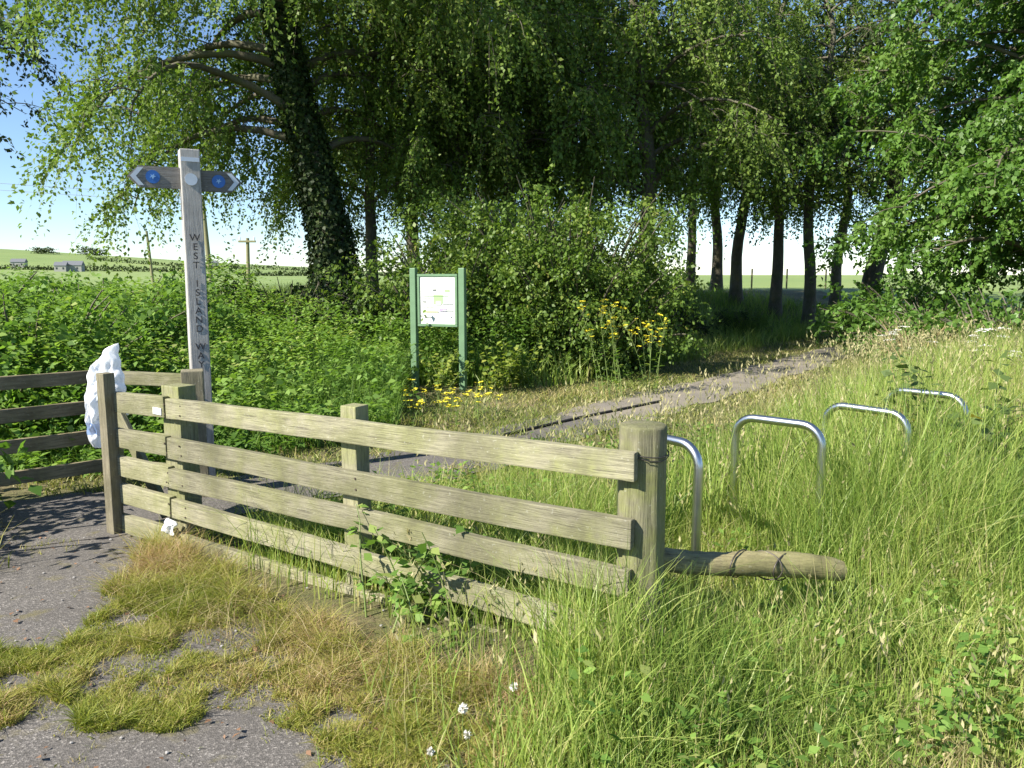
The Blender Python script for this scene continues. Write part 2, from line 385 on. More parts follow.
# ------------------------------------------------------------------ tree generator
def curve(p0, az, el0, L, droop, n, rng, wob=.12, pw=1.0):
    P = [np.array(p0, float)]; st = L / n
    for i in range(n):
        t = (i + .5) / n; el = el0 - droop * t ** pw; az += rng.normal(0, wob)
        P.append(P[-1] + st * np.array([math.cos(az) * math.cos(el), math.sin(az) * math.cos(el), math.sin(el)]))
    return np.array(P)
def twig_leaves(starts, dirs, lens, rng, per, leaf, sag=.5, jit=.05, rb=None, flat=.5):
    n = len(starts); t = (np.arange(per) + rng.random((n, per))) / per
    P = starts[:, None] + dirs[:, None] * (lens[:, None] * t)[..., None]
    P[..., 2] -= sag * lens[:, None] * t ** 2
    P = (P + rng.normal(0, jit, P.shape)).reshape(-1, 3)
    A = np.repeat(dirs, per, 0) * .6 + rng.normal(0, .55, (n * per, 3)); A[:, 2] -= .4
    oz = np.repeat(dirs, per, 0) * [1, 1, 0]
    Nn = rng.normal(0, flat, (n * per, 3)) + .55 * oz; Nn[:, 2] += .45
    L = leaf * rng.uniform(.65, 1.3, n * per)
    base = rb if rb is not None else rng.random(n)
    r = np.clip(np.repeat(base, per) * .6 + rng.random(n * per) * .4, 0, 1)
    return leaves(P, A, Nn, L, L * rng.uniform(.28, .38, n * per), r)
def twig_strips(starts, dirs, lens, sag, rng, wd=.0035):
    n = len(starts); sd = unit(np.cross(dirs, rng.normal(0, 1, (n, 3)))); V = np.zeros((n, 8, 3))
    for i in range(4):
        t = i / 3; c = starts + dirs * (lens * t)[:, None] - np.array([0, 0, 1.]) * (sag * lens * t * t)[:, None]
        V[:, 2 * i] = c - sd * wd * (1.1 - t); V[:, 2 * i + 1] = c + sd * wd * (1.1 - t)
    q = np.array([[2 * i, 2 * i + 1, 2 * i + 3, 2 * i + 2] for i in range(3)])
    return V.reshape(-1, 3), (np.arange(n)[:, None, None] * 8 + q[None]).reshape(-1, 4), np.full(n * 8, .5)
def make_tree(seed, H=11, r0=.2, trunk=None, h0=3.2, Rm=3.4, nl=34, leaf=.10, per=14, dens=4.6, droop=1.35, el=(.45, .95), twig=(.45, 1.0), sag=.7, azs=None, low=.55, sec=2.0, skip=None, s0=.22):
    rng = np.random.default_rng(seed); T = Tubes(); st, di, ln, rb = [], [], [], []
    if trunk is None:
        trunk = [(0, 0, 0)] + [(rng.normal(0, .05 * k), rng.normal(0, .05 * k), H * k / 7) for k in range(1, 8)]
    trunk = np.array(trunk, float)
    hh = np.linspace(0, 1, 26); seglen = np.r_[0, np.cumsum(np.linalg.norm(np.diff(trunk, axis=0), axis=1))]; seglen /= seglen[-1]
    TP = np.stack([np.interp(hh, seglen, trunk[:, k]) for k in range(3)], 1)
    TP[1:, :2] += np.cumsum(rng.normal(0, .016, (25, 2)), 0)
    rad = r0 * (1 - .88 * hh ** .9) * (1 + .55 * np.exp(-hh * 45))
    TP[0, 2] -= .3
    T.add(TP, rad, 10)
    az = rng.uniform(0, 6.28)
    for i in range(nl):
        q = (i + rng.uniform(.1, .9)) / nl; h = h0 + (H * .97 - h0) * q ** 1.15
        k = np.interp(h, TP[:, 2], np.arange(26)); p = np.array([np.interp(k, np.arange(26), TP[:, c]) for c in range(3)])
        az += 2.4 + rng.normal(0, .3)
        if azs is not None: a = azs[i % len(azs)] + rng.normal(0, .25)
        else: a = az
        if skip and skip(a, h): continue
        env = Rm * (low + (1 - low) * math.sin(math.pi * min(1, q * 1.15 + .12))) * (1 - .55 * max(0, q - .6) / .4)
        L = env * rng.uniform(.75, 1.15)
        P = curve(p, a, rng.uniform(*el) * (1 if q < .8 else 1.3), L * 1.15, droop * rng.uniform(.7, 1.15), 9, rng, .13)
        rr = float(np.interp(k, np.arange(26), rad)) * .42 + .01
        T.add(P, np.linspace(min(rr, .09), .008, 10), 5)
        cl = rng.random()
        for s in np.arange(s0, 1.0, 1 / max(2., L * sec)):
            k2 = s * 9; b = np.array([np.interp(k2, np.arange(10), P[:, c]) for c in range(3)])
            sg = 1 if rng.random() < .5 else -1
            L2 = (.42 * L * (1 - .55 * s) + .35) * rng.uniform(.6, 1.2)
            P2 = curve(b, a + sg * rng.uniform(.5, 1.2), rng.uniform(-.1, .45), L2, droop * .9, 5, rng, .18)
            T.add(P2, np.linspace(.014, .004, 6), 4)
            nt_ = max(2, int(L2 * dens)); kk = rng.uniform(.15, 1, nt_) * 5
            B = np.stack([np.interp(kk, np.arange(6), P2[:, c]) for c in range(3)], 1)
            d = np.stack([np.cos(a + rng.normal(0, 1.1, nt_)), np.sin(a + rng.normal(0, 1.1, nt_)), rng.normal(-.55, .4, nt_)], 1)
            st.append(B); di.append(unit(d)); ln.append(rng.uniform(*twig, nt_)); rb.append(np.clip(cl * .5 + rng.random(nt_) * .5, 0, 1))
    st = np.concatenate(st); di = np.concatenate(di); ln = np.concatenate(ln); rb = np.concatenate(rb)
    V, Q, r = twig_leaves(st, di, ln, rng, per, leaf, sag, .032, rb)
    tv, tq_, tr_ = twig_strips(st, di, ln, sag, rng); T.V.append(tv); T.Q.append(tq_ + T.n); T.r.append(tr_); T.n += len(tv)
    return T.mesh('trunk'), qmesh('crown', V, Q, r), TP, rad
def make_shrub(seed, Rx, Ry, H, ns=60, leaf=.06, per=10, dens=6, twig=(.2, .5), el=(.5, 1.5), droop=1.1, sag=.3, sec=3.0, span=.9):
    rng = np.random.default_rng(seed); T = Tubes(); st, di, ln, rb = [], [], [], []
    for i in range(ns):
        a = rng.uniform(0, 6.28); e = rng.uniform(*el); rr = math.sqrt(rng.random()) * .45
        p = np.array([math.cos(a) * rr * Rx, math.sin(a) * rr * Ry, 0])
        cx_, sx_ = math.cos(a) * Rx, math.sin(a) * Ry; reach = math.hypot(cx_, sx_)
        L = math.hypot(reach * math.cos(e), H * math.sin(e)) * rng.uniform(.7, span + .12)
        e2 = math.atan2(H * math.sin(e), reach * math.cos(e)); P = curve(p, math.atan2(sx_, cx_), min(1.5, e2 + .25), L, droop * rng.uniform(.4, .9), 8, rng, .12, 1.4)
        P[:, 2] = np.minimum(P[:, 2], H * (.98 + .04 * rng.random())); T.add(P, np.linspace(.03, .006, 9), 4); cl = rng.random()
        for s in np.arange(.15, 1.0, 1 / max(2., L * sec)):
            k2 = s * 8; b = np.array([np.interp(k2, np.arange(9), P[:, c]) for c in range(3)])
            L2 = (.25 * L * (1 - .5 * s) + .15) * rng.uniform(.6, 1.3)
            P2 = curve(b, a + rng.choice([-1, 1]) * rng.uniform(.4, 1.4), rng.uniform(-.2, .8), L2, .8, 4, rng, .2)
            nt_ = max(2, int(L2 * dens)); kk = rng.uniform(.1, 1, nt_) * 4
            st.append(np.stack([np.interp(kk, np.arange(5), P2[:, c]) for c in range(3)], 1))
            d = rng.normal(0, 1, (nt_, 3)); d[:, 2] = d[:, 2] * .6 - .1
            di.append(unit(d)); ln.append(rng.uniform(*twig, nt_)); rb.append(np.clip(cl * .5 + .5 * rng.random(nt_), 0, 1))
    V, Q, r = twig_leaves(np.concatenate(st), np.concatenate(di), np.concatenate(ln), rng, per, leaf, sag, .03, np.concatenate(rb))
    V[:, 2] = np.maximum(V[:, 2], .02)
    return T.mesh('stems'), qmesh('foliage', V, Q, r)

def place(name, meshes, mats, names, loc, label, cat, group=None, rz=0, sc=1.0):
    root = empty(name, loc, label, cat, group); root.rotation_euler = (0, 0, rz); root.scale = (sc, sc, sc)
    for me, m, n in zip(meshes, mats, names):
        if not me.materials: me.materials.append(m)
        o = bpy.data.objects.new(n, me); COL.objects.link(o); o.parent = root
        if n == 'flowers': o['kind'] = 'stuff'
    return root
def tz(x, y): return float(terrain(x, y))
def tp(px, Yd):
    x = (px - 512) / F * Yd * 1.0; p = at(px, 275, Yd); return p[0], Yd, tz(p[0], Yd)

# --- big ivy-clad beech
x, y, z = tp(338, 15)
lx = lambda px, py: at(px, py, 15)[0] - x
lz = lambda px, py: at(px, py, 15)[2] - z
trA = [(0, 0, 0), (lx(328, 230), .05, lz(328, 230)), (lx(308, 160), .1, lz(308, 160)), (lx(290, 90), 0, lz(290, 90)), (lx(275, 20), .1, lz(275, 20)), (lx(262, -120), 0, lz(262, -120)), (lx(255, -400), .2, 13)]
tm, cm, TP, rad = make_tree(11, 13, .34, trA, 2.8, 4.1, 74, .075, 38, 7.5, 1.6, (.25, .8), (.5, 1.15), .85, low=.9, sec=2.8, skip=lambda a, h: h < 5.6 and math.sin(a) < .3 and math.cos(a) > -.75)
root = place('beech_tree', [tm, cm], [M['bark'], M['beech']], ['trunk', 'crown'], (x, y, z), 'big leaning beech with an ivy-covered dark trunk and weeping olive leaves, behind the fingerpost', 'tree')
rng = np.random.default_rng(5); n = 15000
k = rng.uniform(0, 14, n); P = np.stack([np.interp(k, np.arange(26), TP[:, c]) for c in range(3)], 1); rr = np.interp(k, np.arange(26), rad)
a = rng.uniform(0, 6.28, n); o_ = np.stack([np.cos(a), np.sin(a), np.zeros(n)], 1); P = P + o_ * (rr + rng.uniform(.01, .17, n) * (1 - k / 20))[:, None]
A = rng.normal(0, .5, (n, 3)); A[:, 2] -= .7
iv = qmesh('ivy', *leaves(P, A, o_ + rng.normal(0, .4, (n, 3)), rng.uniform(.06, .11, n), rng.uniform(.025, .045, n), rng.random(n)))
iv.materials.append(M['ivy']); o = bpy.data.objects.new('ivy', iv); COL.objects.link(o); o.parent = root

# --- wood of beeches behind
protos = []
for sd, kw in ((21, dict(H=11.5, r0=.19, h0=2.9, Rm=3.3, nl=30, droop=1.45, sag=.9)), (22, dict(H=12, r0=.2, h0=2.6, Rm=3.7, nl=32, droop=1.45, sag=.95, twig=(.5, 1.2))),
               (23, dict(H=11, r0=.17, h0=2.4, Rm=3.0, nl=28, droop=1.6, sag=.9)), (24, dict(H=12, r0=.19, h0=3.5, Rm=3.0, nl=30, droop=1.4, sag=.7))):
    protos.append(make_tree(sd, leaf=.085, per=32, dens=6.4, sec=3.1, **kw)[:2])
wood = [(372, 17.5, 2, .85, 'slim beech trunk close behind the ivy-covered trunk'), (418, 21, 0, 1, 'slender beech left of the pair above the hawthorn top'),
        (462, 19, 1, .95, 'beech with pale trunk straight above the green noticeboard'), (484, 24, 2, 1, 'thin beech half hidden behind the trunk above the noticeboard'),
        (512, 20, 0, 1, 'beech with dark straight trunk rising from the middle of the hawthorn'), (540, 26, 1, 1, 'distant beech seen through gaps above the hawthorn'),
        (585, 21, 1, 1.1, 'dark dense beech above the right shoulder of the hawthorn'), (640, 19.5, 1, 1.1, 'weeping yellow-green beech hanging low right of the hawthorn'),
        (690, 30, 3, 1, 'farthest slim beech at the left end of the trunk row'), (716, 28, 3, 1.05, 'slim beech second in the trunk row from the hawthorn'),
        (738, 25, 3, 1.0, 'straight beech third in the trunk row beside the sky gap'), (776, 24, 3, 1.0, 'beech with thick shaded trunk between two field posts'),
        (810, 22.5, 3, .95, 'beech with leafy sprays round its trunk, by the bank top'), (838, 27, 3, 1, 'thin beech trunk left of the leaning dark tree')]
for i, (px, Yd, pi, sc, lab) in enumerate(wood):
    place('beech_tree', protos[pi], [M['bark'], M['beech']], ['trunk', 'crown'], tp(px, Yd), lab, 'tree', 'beeches of the wood', rz=i * 2.1 + .4, sc=sc)
# leaning dark tree at the right end
tmE = [(0, 0, 0), (.1, 0, 1.5), (.35, 0, 3), (.6, 0, 4.6), (.6, .1, 7), (.8, 0, 12)]
tq = make_tree(31, 12, .30, tmE, 4.0, 3.6, 44, .11, 16, 6.5, 1.0, (.2, .8), (.4, .9), .5)
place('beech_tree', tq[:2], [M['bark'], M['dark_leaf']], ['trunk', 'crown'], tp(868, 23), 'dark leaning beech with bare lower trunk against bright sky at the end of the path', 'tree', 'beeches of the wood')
# bright tree on the right
tq = make_tree(41, 9.5, .22, None, 1.5, 3.4, 66, .105, 26, 9, 1.0, (.2, .9), (.35, .8), .45, low=.9, sec=2.8, s0=.08)
xx, yy, zz = tp(1062, 15.5)
place('ash_tree', tq[:2], [M['bark'], M['bright_leaf']], ['trunk', 'crown'], (xx, yy, zz), 'bright green broadleaved tree with full crown overhanging the tall grass bank', 'tree')
# dark tree out at the left whose branch reaches into the picture
tq = make_tree(51, 11, .28, None, 3.6, 5.0, 36, .11, 15, 7.0, .9, (.15, .6), (.4, .9), .4)
xx, yy, zz = tp(-235, 17)
place('oak_tree', tq[:2], [M['bark'], M['dark_leaf']], ['trunk', 'crown'], (xx, yy, zz), 'dark tree whose branch tip hangs into the blue sky', 'tree', rz=.3)

# --- shrubs
hawA = make_shrub(61, 1.45, 1.3, 2.75, 120, .056, 20, 10, el=(.2, 1.45), sec=3.5)
hawB = make_shrub(62, 1.25, 1.2, 2.0, 95, .056, 20, 10, el=(.2, 1.4), sec=3.5)
SM = [M['bark'], M['haw']]; SN = ['stems', 'foliage']
place('hawthorn_bush', hawA, SM, SN, tp(572, 13.4), 'tall rounded hawthorn with sunlit top right of the noticeboard', 'bush', 'hawthorns behind the noticeboard', 0, 1.22)
place('hawthorn_bush', hawA, SM, SN, tp(515, 14.6), 'middle hawthorn filling in between the noticeboard and the tallest bush', 'bush', 'hawthorns behind the noticeboard', 1.7, 1.12)
place('hawthorn_bush', hawB, SM, SN, tp(450, 13.4), 'hawthorn with reddish tinge directly behind the noticeboard', 'bush', 'hawthorns behind the noticeboard', 1.0, 1.3)
place('hawthorn_bush', hawB, SM, SN, tp(748, 20), 'small low rounded hawthorn below the row of trunks on the bank', 'bush', 'hawthorns behind the noticeboard', 2.2, .42)
dk = make_shrub(63, 1.9, 1.2, 1.6, 80, .085, 12, 9, el=(.2, 1.4))
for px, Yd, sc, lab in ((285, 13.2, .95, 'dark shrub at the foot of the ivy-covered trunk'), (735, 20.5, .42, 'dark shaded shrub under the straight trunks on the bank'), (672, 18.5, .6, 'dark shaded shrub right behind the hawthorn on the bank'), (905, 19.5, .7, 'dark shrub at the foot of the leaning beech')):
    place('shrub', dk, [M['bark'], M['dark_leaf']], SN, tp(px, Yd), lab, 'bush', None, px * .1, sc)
lf = make_shrub(64, 1.5, 1.2, 1.75, 80, .075, 16, 9, el=(.3, 1.5))
for px, Yd, sc, lab in ((15, 8.0, .98, 'large-leaved bright shrub behind the brown rails at the picture edge'), (95, 9.6, 1.0, 'leafy shrub between the picture edge shrub and the fingerpost'), (-75, 9.2, 1.1, 'leafy shrub spilling in behind the shaded fence')):
    place('shrub', lf, [M['bark'], M['nettle']], SN, tp(px, Yd), lab, 'bush', 'leafy shrubs of the hedge', px * .13, sc)
rb_ = make_shrub(65, 1.6, 1.1, 1.25, 80, .085, 12, 9, el=(.2, 1.4))
for px, Yd, sc, lab in ((915, 17.5, 1.35, 'leafy bramble bush at the foot of the overhanging tree beyond the path end'), (950, 14.0, 1.05, 'bright bramble bush under the overhanging tree by the tall grass'), (1030, 12.2, 1.1, 'green bramble bush at the picture edge above the white flowers')):
    place('bramble_bush', rb_, [M['bark'], M['bright_leaf']], SN, tp(px, Yd), lab, 'bush', None, px * .2, sc)
place('bramble_bush', rb_, [M['bark'], M['dark_leaf']], SN, (-4.95, 3.75, 0), 'dark bramble bush added out of view to throw its shadow across the tarmac', 'bush', None, .7, 1.12)  # unseen bush, added left of the view to shade the tarmac
dr = make_shrub(66, .7, .5, 1.0, 40, .05, 7, 6, el=(.6, 1.5))
place('dry_bush', dr, [M['hay'], M['seed']], SN, tp(925, 12.5), 'brownish dry bush with seed heads beside the end of the path', 'bush')

# leaf row of a bank hedge far behind on the left is a mass; utility poles rise out of it
def leafmass(name, cells, hfun, dens, leaf, m, kind='stuff', seed=1, body=.0):
    rng = np.random.default_rng(seed); x, y = cells; n = len(x); h = hfun(x, y)
    zz = terrain(x, y) + h * (1 - body * 0) * rng.random(n) ** .55
    P = np.stack([x, y, zz], 1); A = rng.normal(0, .7, (n, 3)); A[:, 2] -= .1
    Nn = rng.normal(0, .5, (n, 3)); Nn[:, 2] += .7
    L = leaf * rng.uniform(.6, 1.3, n)
    cl = fbm(x, y, 1.6, 4)
    V, Q, r = leaves(P, A, Nn, L, L * .33, np.clip(cl * .6 + rng.random(n) * .5 - .05, 0, 1))
    return tag(link(name, qmesh(name, V, Q, r), m), kind=kind)
def scatter(rng, n, x0, x1, y0, y1, keep):
    x = rng.uniform(x0, x1, n); y = rng.uniform(y0, y1, n); k = keep(x, y)
    k = np.asarray(k, float); m = rng.random(n) < k; return x[m], y[m]

FA, FB = gp(105, 526)[:2], np.array(at(634, 428, 3.12)[:2])      # front fence line
fd = unit(FB - FA); fn = np.array([fd[1], -fd[0]])               # fn points to the camera side
def fside(x, y): return (x - FA[0]) * fn[0] + (y - FA[1]) * fn[1]
BL, BC, BR = at(-60, 381, 5.30)[:2], at(100, 376, 5.98)[:2], at(186, 380, 5.75)[:2]

# --- nettle and willowherb undergrowth behind the back fence
rng = np.random.default_rng(71)
def keep_ug(x, y):
    q, s = dpath(x, y); lim = 6.06 + 1.05 * sstep(-3, -1.2, x) + .6 * (vnoise(x, y, 1.3) - .5)
    return (s > 0) * (q > 1.15) * (y > lim) * (x / y > -.8) * (x < np.where(y < 11.3, -.9 - .13 * (y - 6), .4))
x, y = scatter(rng, 5600, -10, .2, 5.9, 12.6, lambda x, y: keep_ug(x, y) * (1 - .5 * sstep(-4, -2.6, x))); n = len(x)
q, s = dpath(x, y)
hgt = (.35 + .88 * sstep(6.1, 7.6, y - .25 * x * 0) + .35 * sstep(8, 11, y)) * (.65 + .7 * vnoise(x, y, 1.1, 3)) * (.45 + .55 * sstep(1.2, 3.0, q)) * (1 - .45 * sstep(-4.2, -2.6, x))
per = 34; t = (np.arange(per)[None] + rng.random((n, per))) / per; t = .12 + .88 * t
ldx, ldy = rng.normal(0, .12, n), rng.normal(0, .12, n)
P = np.stack([x[:, None] + ldx[:, None] * t ** 2 + rng.normal(0, .03, t.shape), y[:, None] + ldy[:, None] * t ** 2 + rng.normal(0, .03, t.shape), terrain(x, y)[:, None] + hgt[:, None] * t], -1).reshape(-1, 3)
az = rng.uniform(0, 6.28, n * per); A = np.stack([np.cos(az), np.sin(az), rng.normal(-.1, .35, n * per)], 1); Nn = np.stack([np.cos(az) * -.3, np.sin(az) * -.3, np.ones(n * per)], 1) + rng.normal(0, .25, (n * per, 3))
L = rng.uniform(.045, .10, n * per); r = np.clip(np.repeat(sstep(.25, .75, fbm(x, y, .9)) * .75 + rng.random(n) * .3, per) * .75 + rng.random(n * per) * .35 - .05, 0, 1)
sp = Soup(); sp.add(leaves(P, A, Nn, L, L * .26, r))
bx_, by_ = scatter(rng, 42000, -9, .3, 6.0, 12, lambda x, y: keep_ug(x, y) * (.55 + .45 * (x > -3)))
nb = len(bx_); q, s = dpath(bx_, by_)
hb = (.35 + .65 * sstep(6.1, 8, by_)) * (1 - .32 * sstep(-4.2, -2.6, bx_)) * rng.uniform(.6, 1.25, nb) * (.5 + .5 * sstep(1.2, 3, q))
sp.add(blades(np.stack([bx_, by_, terrain(bx_, by_)], 1), hb, rng.uniform(.006, .012, nb), hb * rng.uniform(.1, .7, nb), rng.uniform(0, 6.28, nb), np.clip(rng.normal(.5, .2, nb), 0, .97), 3))
x, y = scatter(rng, 700, -10, .2, 6.2, 12, keep_ug); n = len(x); per = 22
Pb = np.stack([np.repeat(x, per), np.repeat(y, per), np.repeat(terrain(x, y), per)], 1); tt0 = rng.random(n * per); a0_ = np.repeat(rng.uniform(0, 6.28, n), per); Hh = np.repeat(rng.uniform(.6, 1.4, n) * (1 - .5 * sstep(-4.2, -2.6, x)), per)
Pb[:, 0] += np.cos(a0_) * tt0 ** 2 * .7; Pb[:, 1] += np.sin(a0_) * tt0 ** 2 * .7; Pb[:, 2] += Hh * np.sin(tt0 * 2.1); Pb += rng.normal(0, .03, Pb.shape)
az = rng.uniform(0, 6.28, n * per); L = rng.uniform(.05, .10, n * per); sp.add(leaves(Pb, np.stack([np.cos(az), np.sin(az), rng.normal(-.2, .4, n * per)], 1), rng.normal(0, .45, (n * per, 3)) + [0, 0, .8], L, L * .34, np.clip(np.repeat(rng.random(n), per) * .8 + .2 * rng.random(n * per), 0, 1)))
tag(link('undergrowth', sp.mesh('undergrowth'), M['nettle']), kind='stuff')

# --- grasses
def grass(name, m, x, y, h, w, lean, rnd, seg=3, dz=-.01):
    V = blades(np.stack([x, y, terrain(x, y) + dz], 1), h, w, lean, RNG.uniform(0, 6.28, len(x)), rnd, seg)
    return V
rng = np.random.default_rng(81)
def behind_ok(x, y):
    q, s = dpath(x, y); return q, s
sp = Soup()
# right hand long grass, near
def keepA(x, y):
    q, s = dpath(x, y); fs = fside(x, y)
    right = np.where(fs > 0, .05 * sstep(-.75, -.3, x) + .95 * sstep(-.12, .32, x + .25 * sstep(2.7, 2.2, y) - .06 + .25 * (vnoise(x, y, 3) - .5) - .05), ((s < 0) & (q > 1.0)) * sstep(-.35, .3, x - .1))
    along = ((fs < .02) & (fs > -.3) & (x > -1.4)) * .5 + ((fs > 0) & (fs < .2) & (x > -1.6)) * .10
    dry = 1 - .72 * sstep(.50, .64, fbm(x, y, 1.4, 13)) * sstep(.6, 1.3, x) * (y < 3.9)
    return np.maximum(right, along) * dry * (x < .72 * y + .4)
x, y = scatter(rng, 78000, -1.5, 3.9, 1.75, 4.6, keepA); n = len(x)
tall = .13 + .09 * sstep(2.3, 2.9, y) + .33 * np.exp(-(((x - .35) / .62) ** 2 + ((y - 2.95) / .5) ** 2)) + .16 * np.exp(-(((x - 1.3) / .5) ** 2 + ((y - 3.15) / .3) ** 2)) + .30 * sstep(3.4, 4.4, y) + .26 * np.exp(-(((x - 2.2) / .7) ** 2 + ((y - 4.4) / .5) ** 2)) + .20 * (fbm(x, y, 1.6, 2) - .5) - .10 * sstep(1.0, 1.7, x) * sstep(3.2, 2.6, y) - .30 * np.exp(-(((x - 1.05) / .38) ** 2 + ((y - 4.15) / .55) ** 2)) + .14 * np.exp(-(((x - 1.45) / .3) ** 2 + ((y - 3.2) / .22) ** 2)) + .1 * sstep(.4, -.4, x) * 0
h = np.clip(tall, .10, .9) * rng.uniform(.55, 1.35, n)
sp.add(grass('', 0, x, y, h, rng.uniform(.0028, .0075, n) * np.where(rng.random(n) < .15, 1.8, 1), h * np.where(rng.random(n) < .13, rng.uniform(.7, 1.5, n), rng.uniform(.05, .6, n)), np.clip(.08 + .66 * fbm(x, y, 2.6, 6) + rng.normal(0, .2, n) + .14 * sstep(.9, 2, x) * (y < 3.5), 0, 1), 4))
# mound grass farther out
def keepB(x, y):
    q, s = dpath(x, y); return ((s < 0) & (q > 1.15)) * sstep(1.3, 2.2, q + .6 * (vnoise(x, y, 1.2) - .5)) * (x > .15) * (x < .72 * y + .5) * np.clip(1.4 - y / 17, .25, 1)
x, y = scatter(rng, 150000, .1, 13, 4.5, 17, keepB); n = len(x); q, s = dpath(x, y)
h = (.17 + .52 * sstep(1.5, 3.0, q) + .26 * np.exp(-(((x - 2.6) / .8) ** 2 + ((y - 5.0) / .7) ** 2)) + .2 * (fbm(x, y, .9, 2) - .5)) * rng.uniform(.6, 1.3, n)
sp.add(grass('', 0, x, y, h, rng.uniform(.006, .011, n) * (1 + .05 * y), h * rng.uniform(.05, .5, n), np.clip(.10 + .66 * fbm(x, y, 1.2, 5) + rng.normal(0, .2, n) + .10 * sstep(6, 12, y), 0, 1), 3))
# inside the fence, between fence and path
def keepC(x, y):
    q, s = dpath(x, y); return (fside(x, y) < -.05) * (s < 0) * (q > .62 + .25 * vnoise(x, y, 4)) * (x < .6) * (x > -2.3) * (.5 + .5 * vnoise(x, y, 3, 2))
x, y = scatter(rng, 26000, -2.3, .6, 3.0, 8, keepC); n = len(x)
h = (.12 + .22 * vnoise(x, y, 2.2, 5)) * rng.uniform(.5, 1.4, n)
sp.add(grass('', 0, x, y, h, rng.uniform(.004, .008, n), h * rng.uniform(.2, .9, n), np.clip(.2 + .5 * fbm(x, y, 2, 5) + rng.normal(0, .2, n), 0, 1), 3))
tag(link('long_grass', sp.mesh('long_grass'), M['grass']), kind='stuff')

# broad-leaved herbs low in the near grass
x, y = scatter(rng, 7000, -1.2, 3.6, 1.75, 7.5, lambda x, y: np.maximum(keepA(x, y) * .8, keepC(x, y)) * sstep(.42, .6, fbm(x, y, 1.9, 41))); n = len(x); per = 9
az = rng.uniform(0, 6.28, n * per); hz = np.repeat(rng.uniform(.05, .30, n), per) * rng.random(n * per); rad_ = rng.uniform(.0, .05, n * per)
P = np.stack([np.repeat(x, per) + np.cos(az) * rad_, np.repeat(y, per) + np.sin(az) * rad_, np.repeat(terrain(x, y), per) + hz + .02], 1); L = rng.uniform(.025, .065, n * per)
hs_ = Soup(); hs_.add(leaves(P, np.stack([np.cos(az), np.sin(az), rng.normal(.1, .35, n * per)], 1), rng.normal(0, .3, (n * per, 3)) + [0, 0, 1], L, L * rng.uniform(.2, .42, n * per), rng.random(n * per)))
tag(link('broadleaf_weeds', hs_.mesh('broadleaf_weeds'), M['nettle']), kind='stuff')

# verge along the path
def keepD(x, y):
    q, s = dpath(x, y); return (q > .40 - .32 * sstep(9.6, 8.2, y) * (x > -.6) + .3 * (vnoise(x, y, 3.1) - .3)) * (q < 2.6) * (fside(x, y) < -.2) * (x > np.where(s > 0, -4.2, -1.6)) * (x < .72 * y + .5) * np.clip(1.5 - y / 15, .3, 1)
x, y = scatter(rng, 250000, -4.2, 14, 5.2, 22, keepD); n = len(x)
h = (.035 + .10 * fbm(x, y, 1.8, 7) ** 1.5) * rng.uniform(.5, 1.6, n)
sp = Soup(); sp.add(grass('', 0, x, y, h, rng.uniform(.006, .012, n) * (1 + .05 * y), h * rng.uniform(.3, 1.4, n), np.clip(.05 + .8 * fbm(x, y, 1.3, 3) + rng.normal(0, .2, n), 0, 1), 2))
tag(link('verge_grass', sp.mesh('verge_grass'), M['verge']), kind='stuff')

# rough grass on the bank below the trees
def keepE(x, y):
    q, s = dpath(x, y); return (s > 0) * (q > 1.7) * (y > 11) * (x > -.5 + (y > 14) * -6) * (x < .72 * y + .5)
x, y = scatter(rng, 60000, -8, 19, 11, 27, keepE); n = len(x)
h = (.2 + .35 * fbm(x, y, .7, 7)) * rng.uniform(.6, 1.4, n)
sp = Soup(); sp.add(grass('', 0, x, y, h, rng.uniform(.012, .022, n), h * rng.uniform(.1, .8, n), np.clip(.1 + .5 * fbm(x, y, 1, 3) + rng.normal(0, .15, n), 0, .9), 2))
tag(link('bank_grass', sp.mesh('bank_grass'), M['grass']), kind='stuff')

# dry patchy turf and moss in front of the fence
def poly_in(px_poly, x, y):
    P = [gp(*q)[:2] for q in px_poly]; c = np.zeros(len(x), bool); j = len(P) - 1
    for i in range(len(P)):
        (xi, yi), (xj, yj) = P[i], P[j]
        c ^= ((yi > y) != (yj > y)) & (x < (xj - xi) * (y - yi) / (yj - yi + 1e-12) + xi); j = i
    return c
PATCH = [(112, 592), (150, 548), (185, 560), (330, 640), (545, 700), (560, 790), (330, 790), (290, 720), (215, 705), (150, 742), (90, 725), (35, 705), (-40, 745), (-60, 640), (30, 650), (80, 632)]
def keepF(x, y):
    j = .16 * (vnoise(x, y, 6) - .5); ins = poly_in(PATCH, x + j, y + .16 * (vnoise(x, y, 6, 17) - .5)) & (fside(x, y) > -.1)
    c = fbm(x, y, 5.0, 2)
    near = sstep(.75, .15, fside(x, y))
    return ins * np.maximum((.06 + .94 * sstep(.26, .62, c)), .85 * near)
x, y = scatter(rng, 620000, -3.4, .6, 1.7, 4.9, keepF); n = len(x)
fs = fside(x, y); near = sstep(.9, .1, fs)
h = (.012 + .026 * sstep(.25, .65, fbm(x, y, 5.0, 2)) + .03 * (vnoise(x, y, 11) > .72) + .15 * near * rng.random(n) ** 2.2) * rng.uniform(.5, 1.5, n)
sp = Soup(); sp.add(grass('', 0, x, y, h, rng.uniform(.0025, .0062, n), h * rng.uniform(.3, 1.6, n), np.clip(-.02 + .85 * fbm(x, y, 2.6, 9) + rng.normal(0, .19, n) + .25 * near, 0, 1), 3, .006))
xs2, ys2 = scatter(rng, 60000, -3.6, .4, 1.7, 5.0, lambda x, y: (fside(x, y) > 0) * sstep(.60, .74, fbm(x, y, 7, 61)) * sstep(.45, .6, fbm(x, y, 1.3, 66))); n = len(xs2)
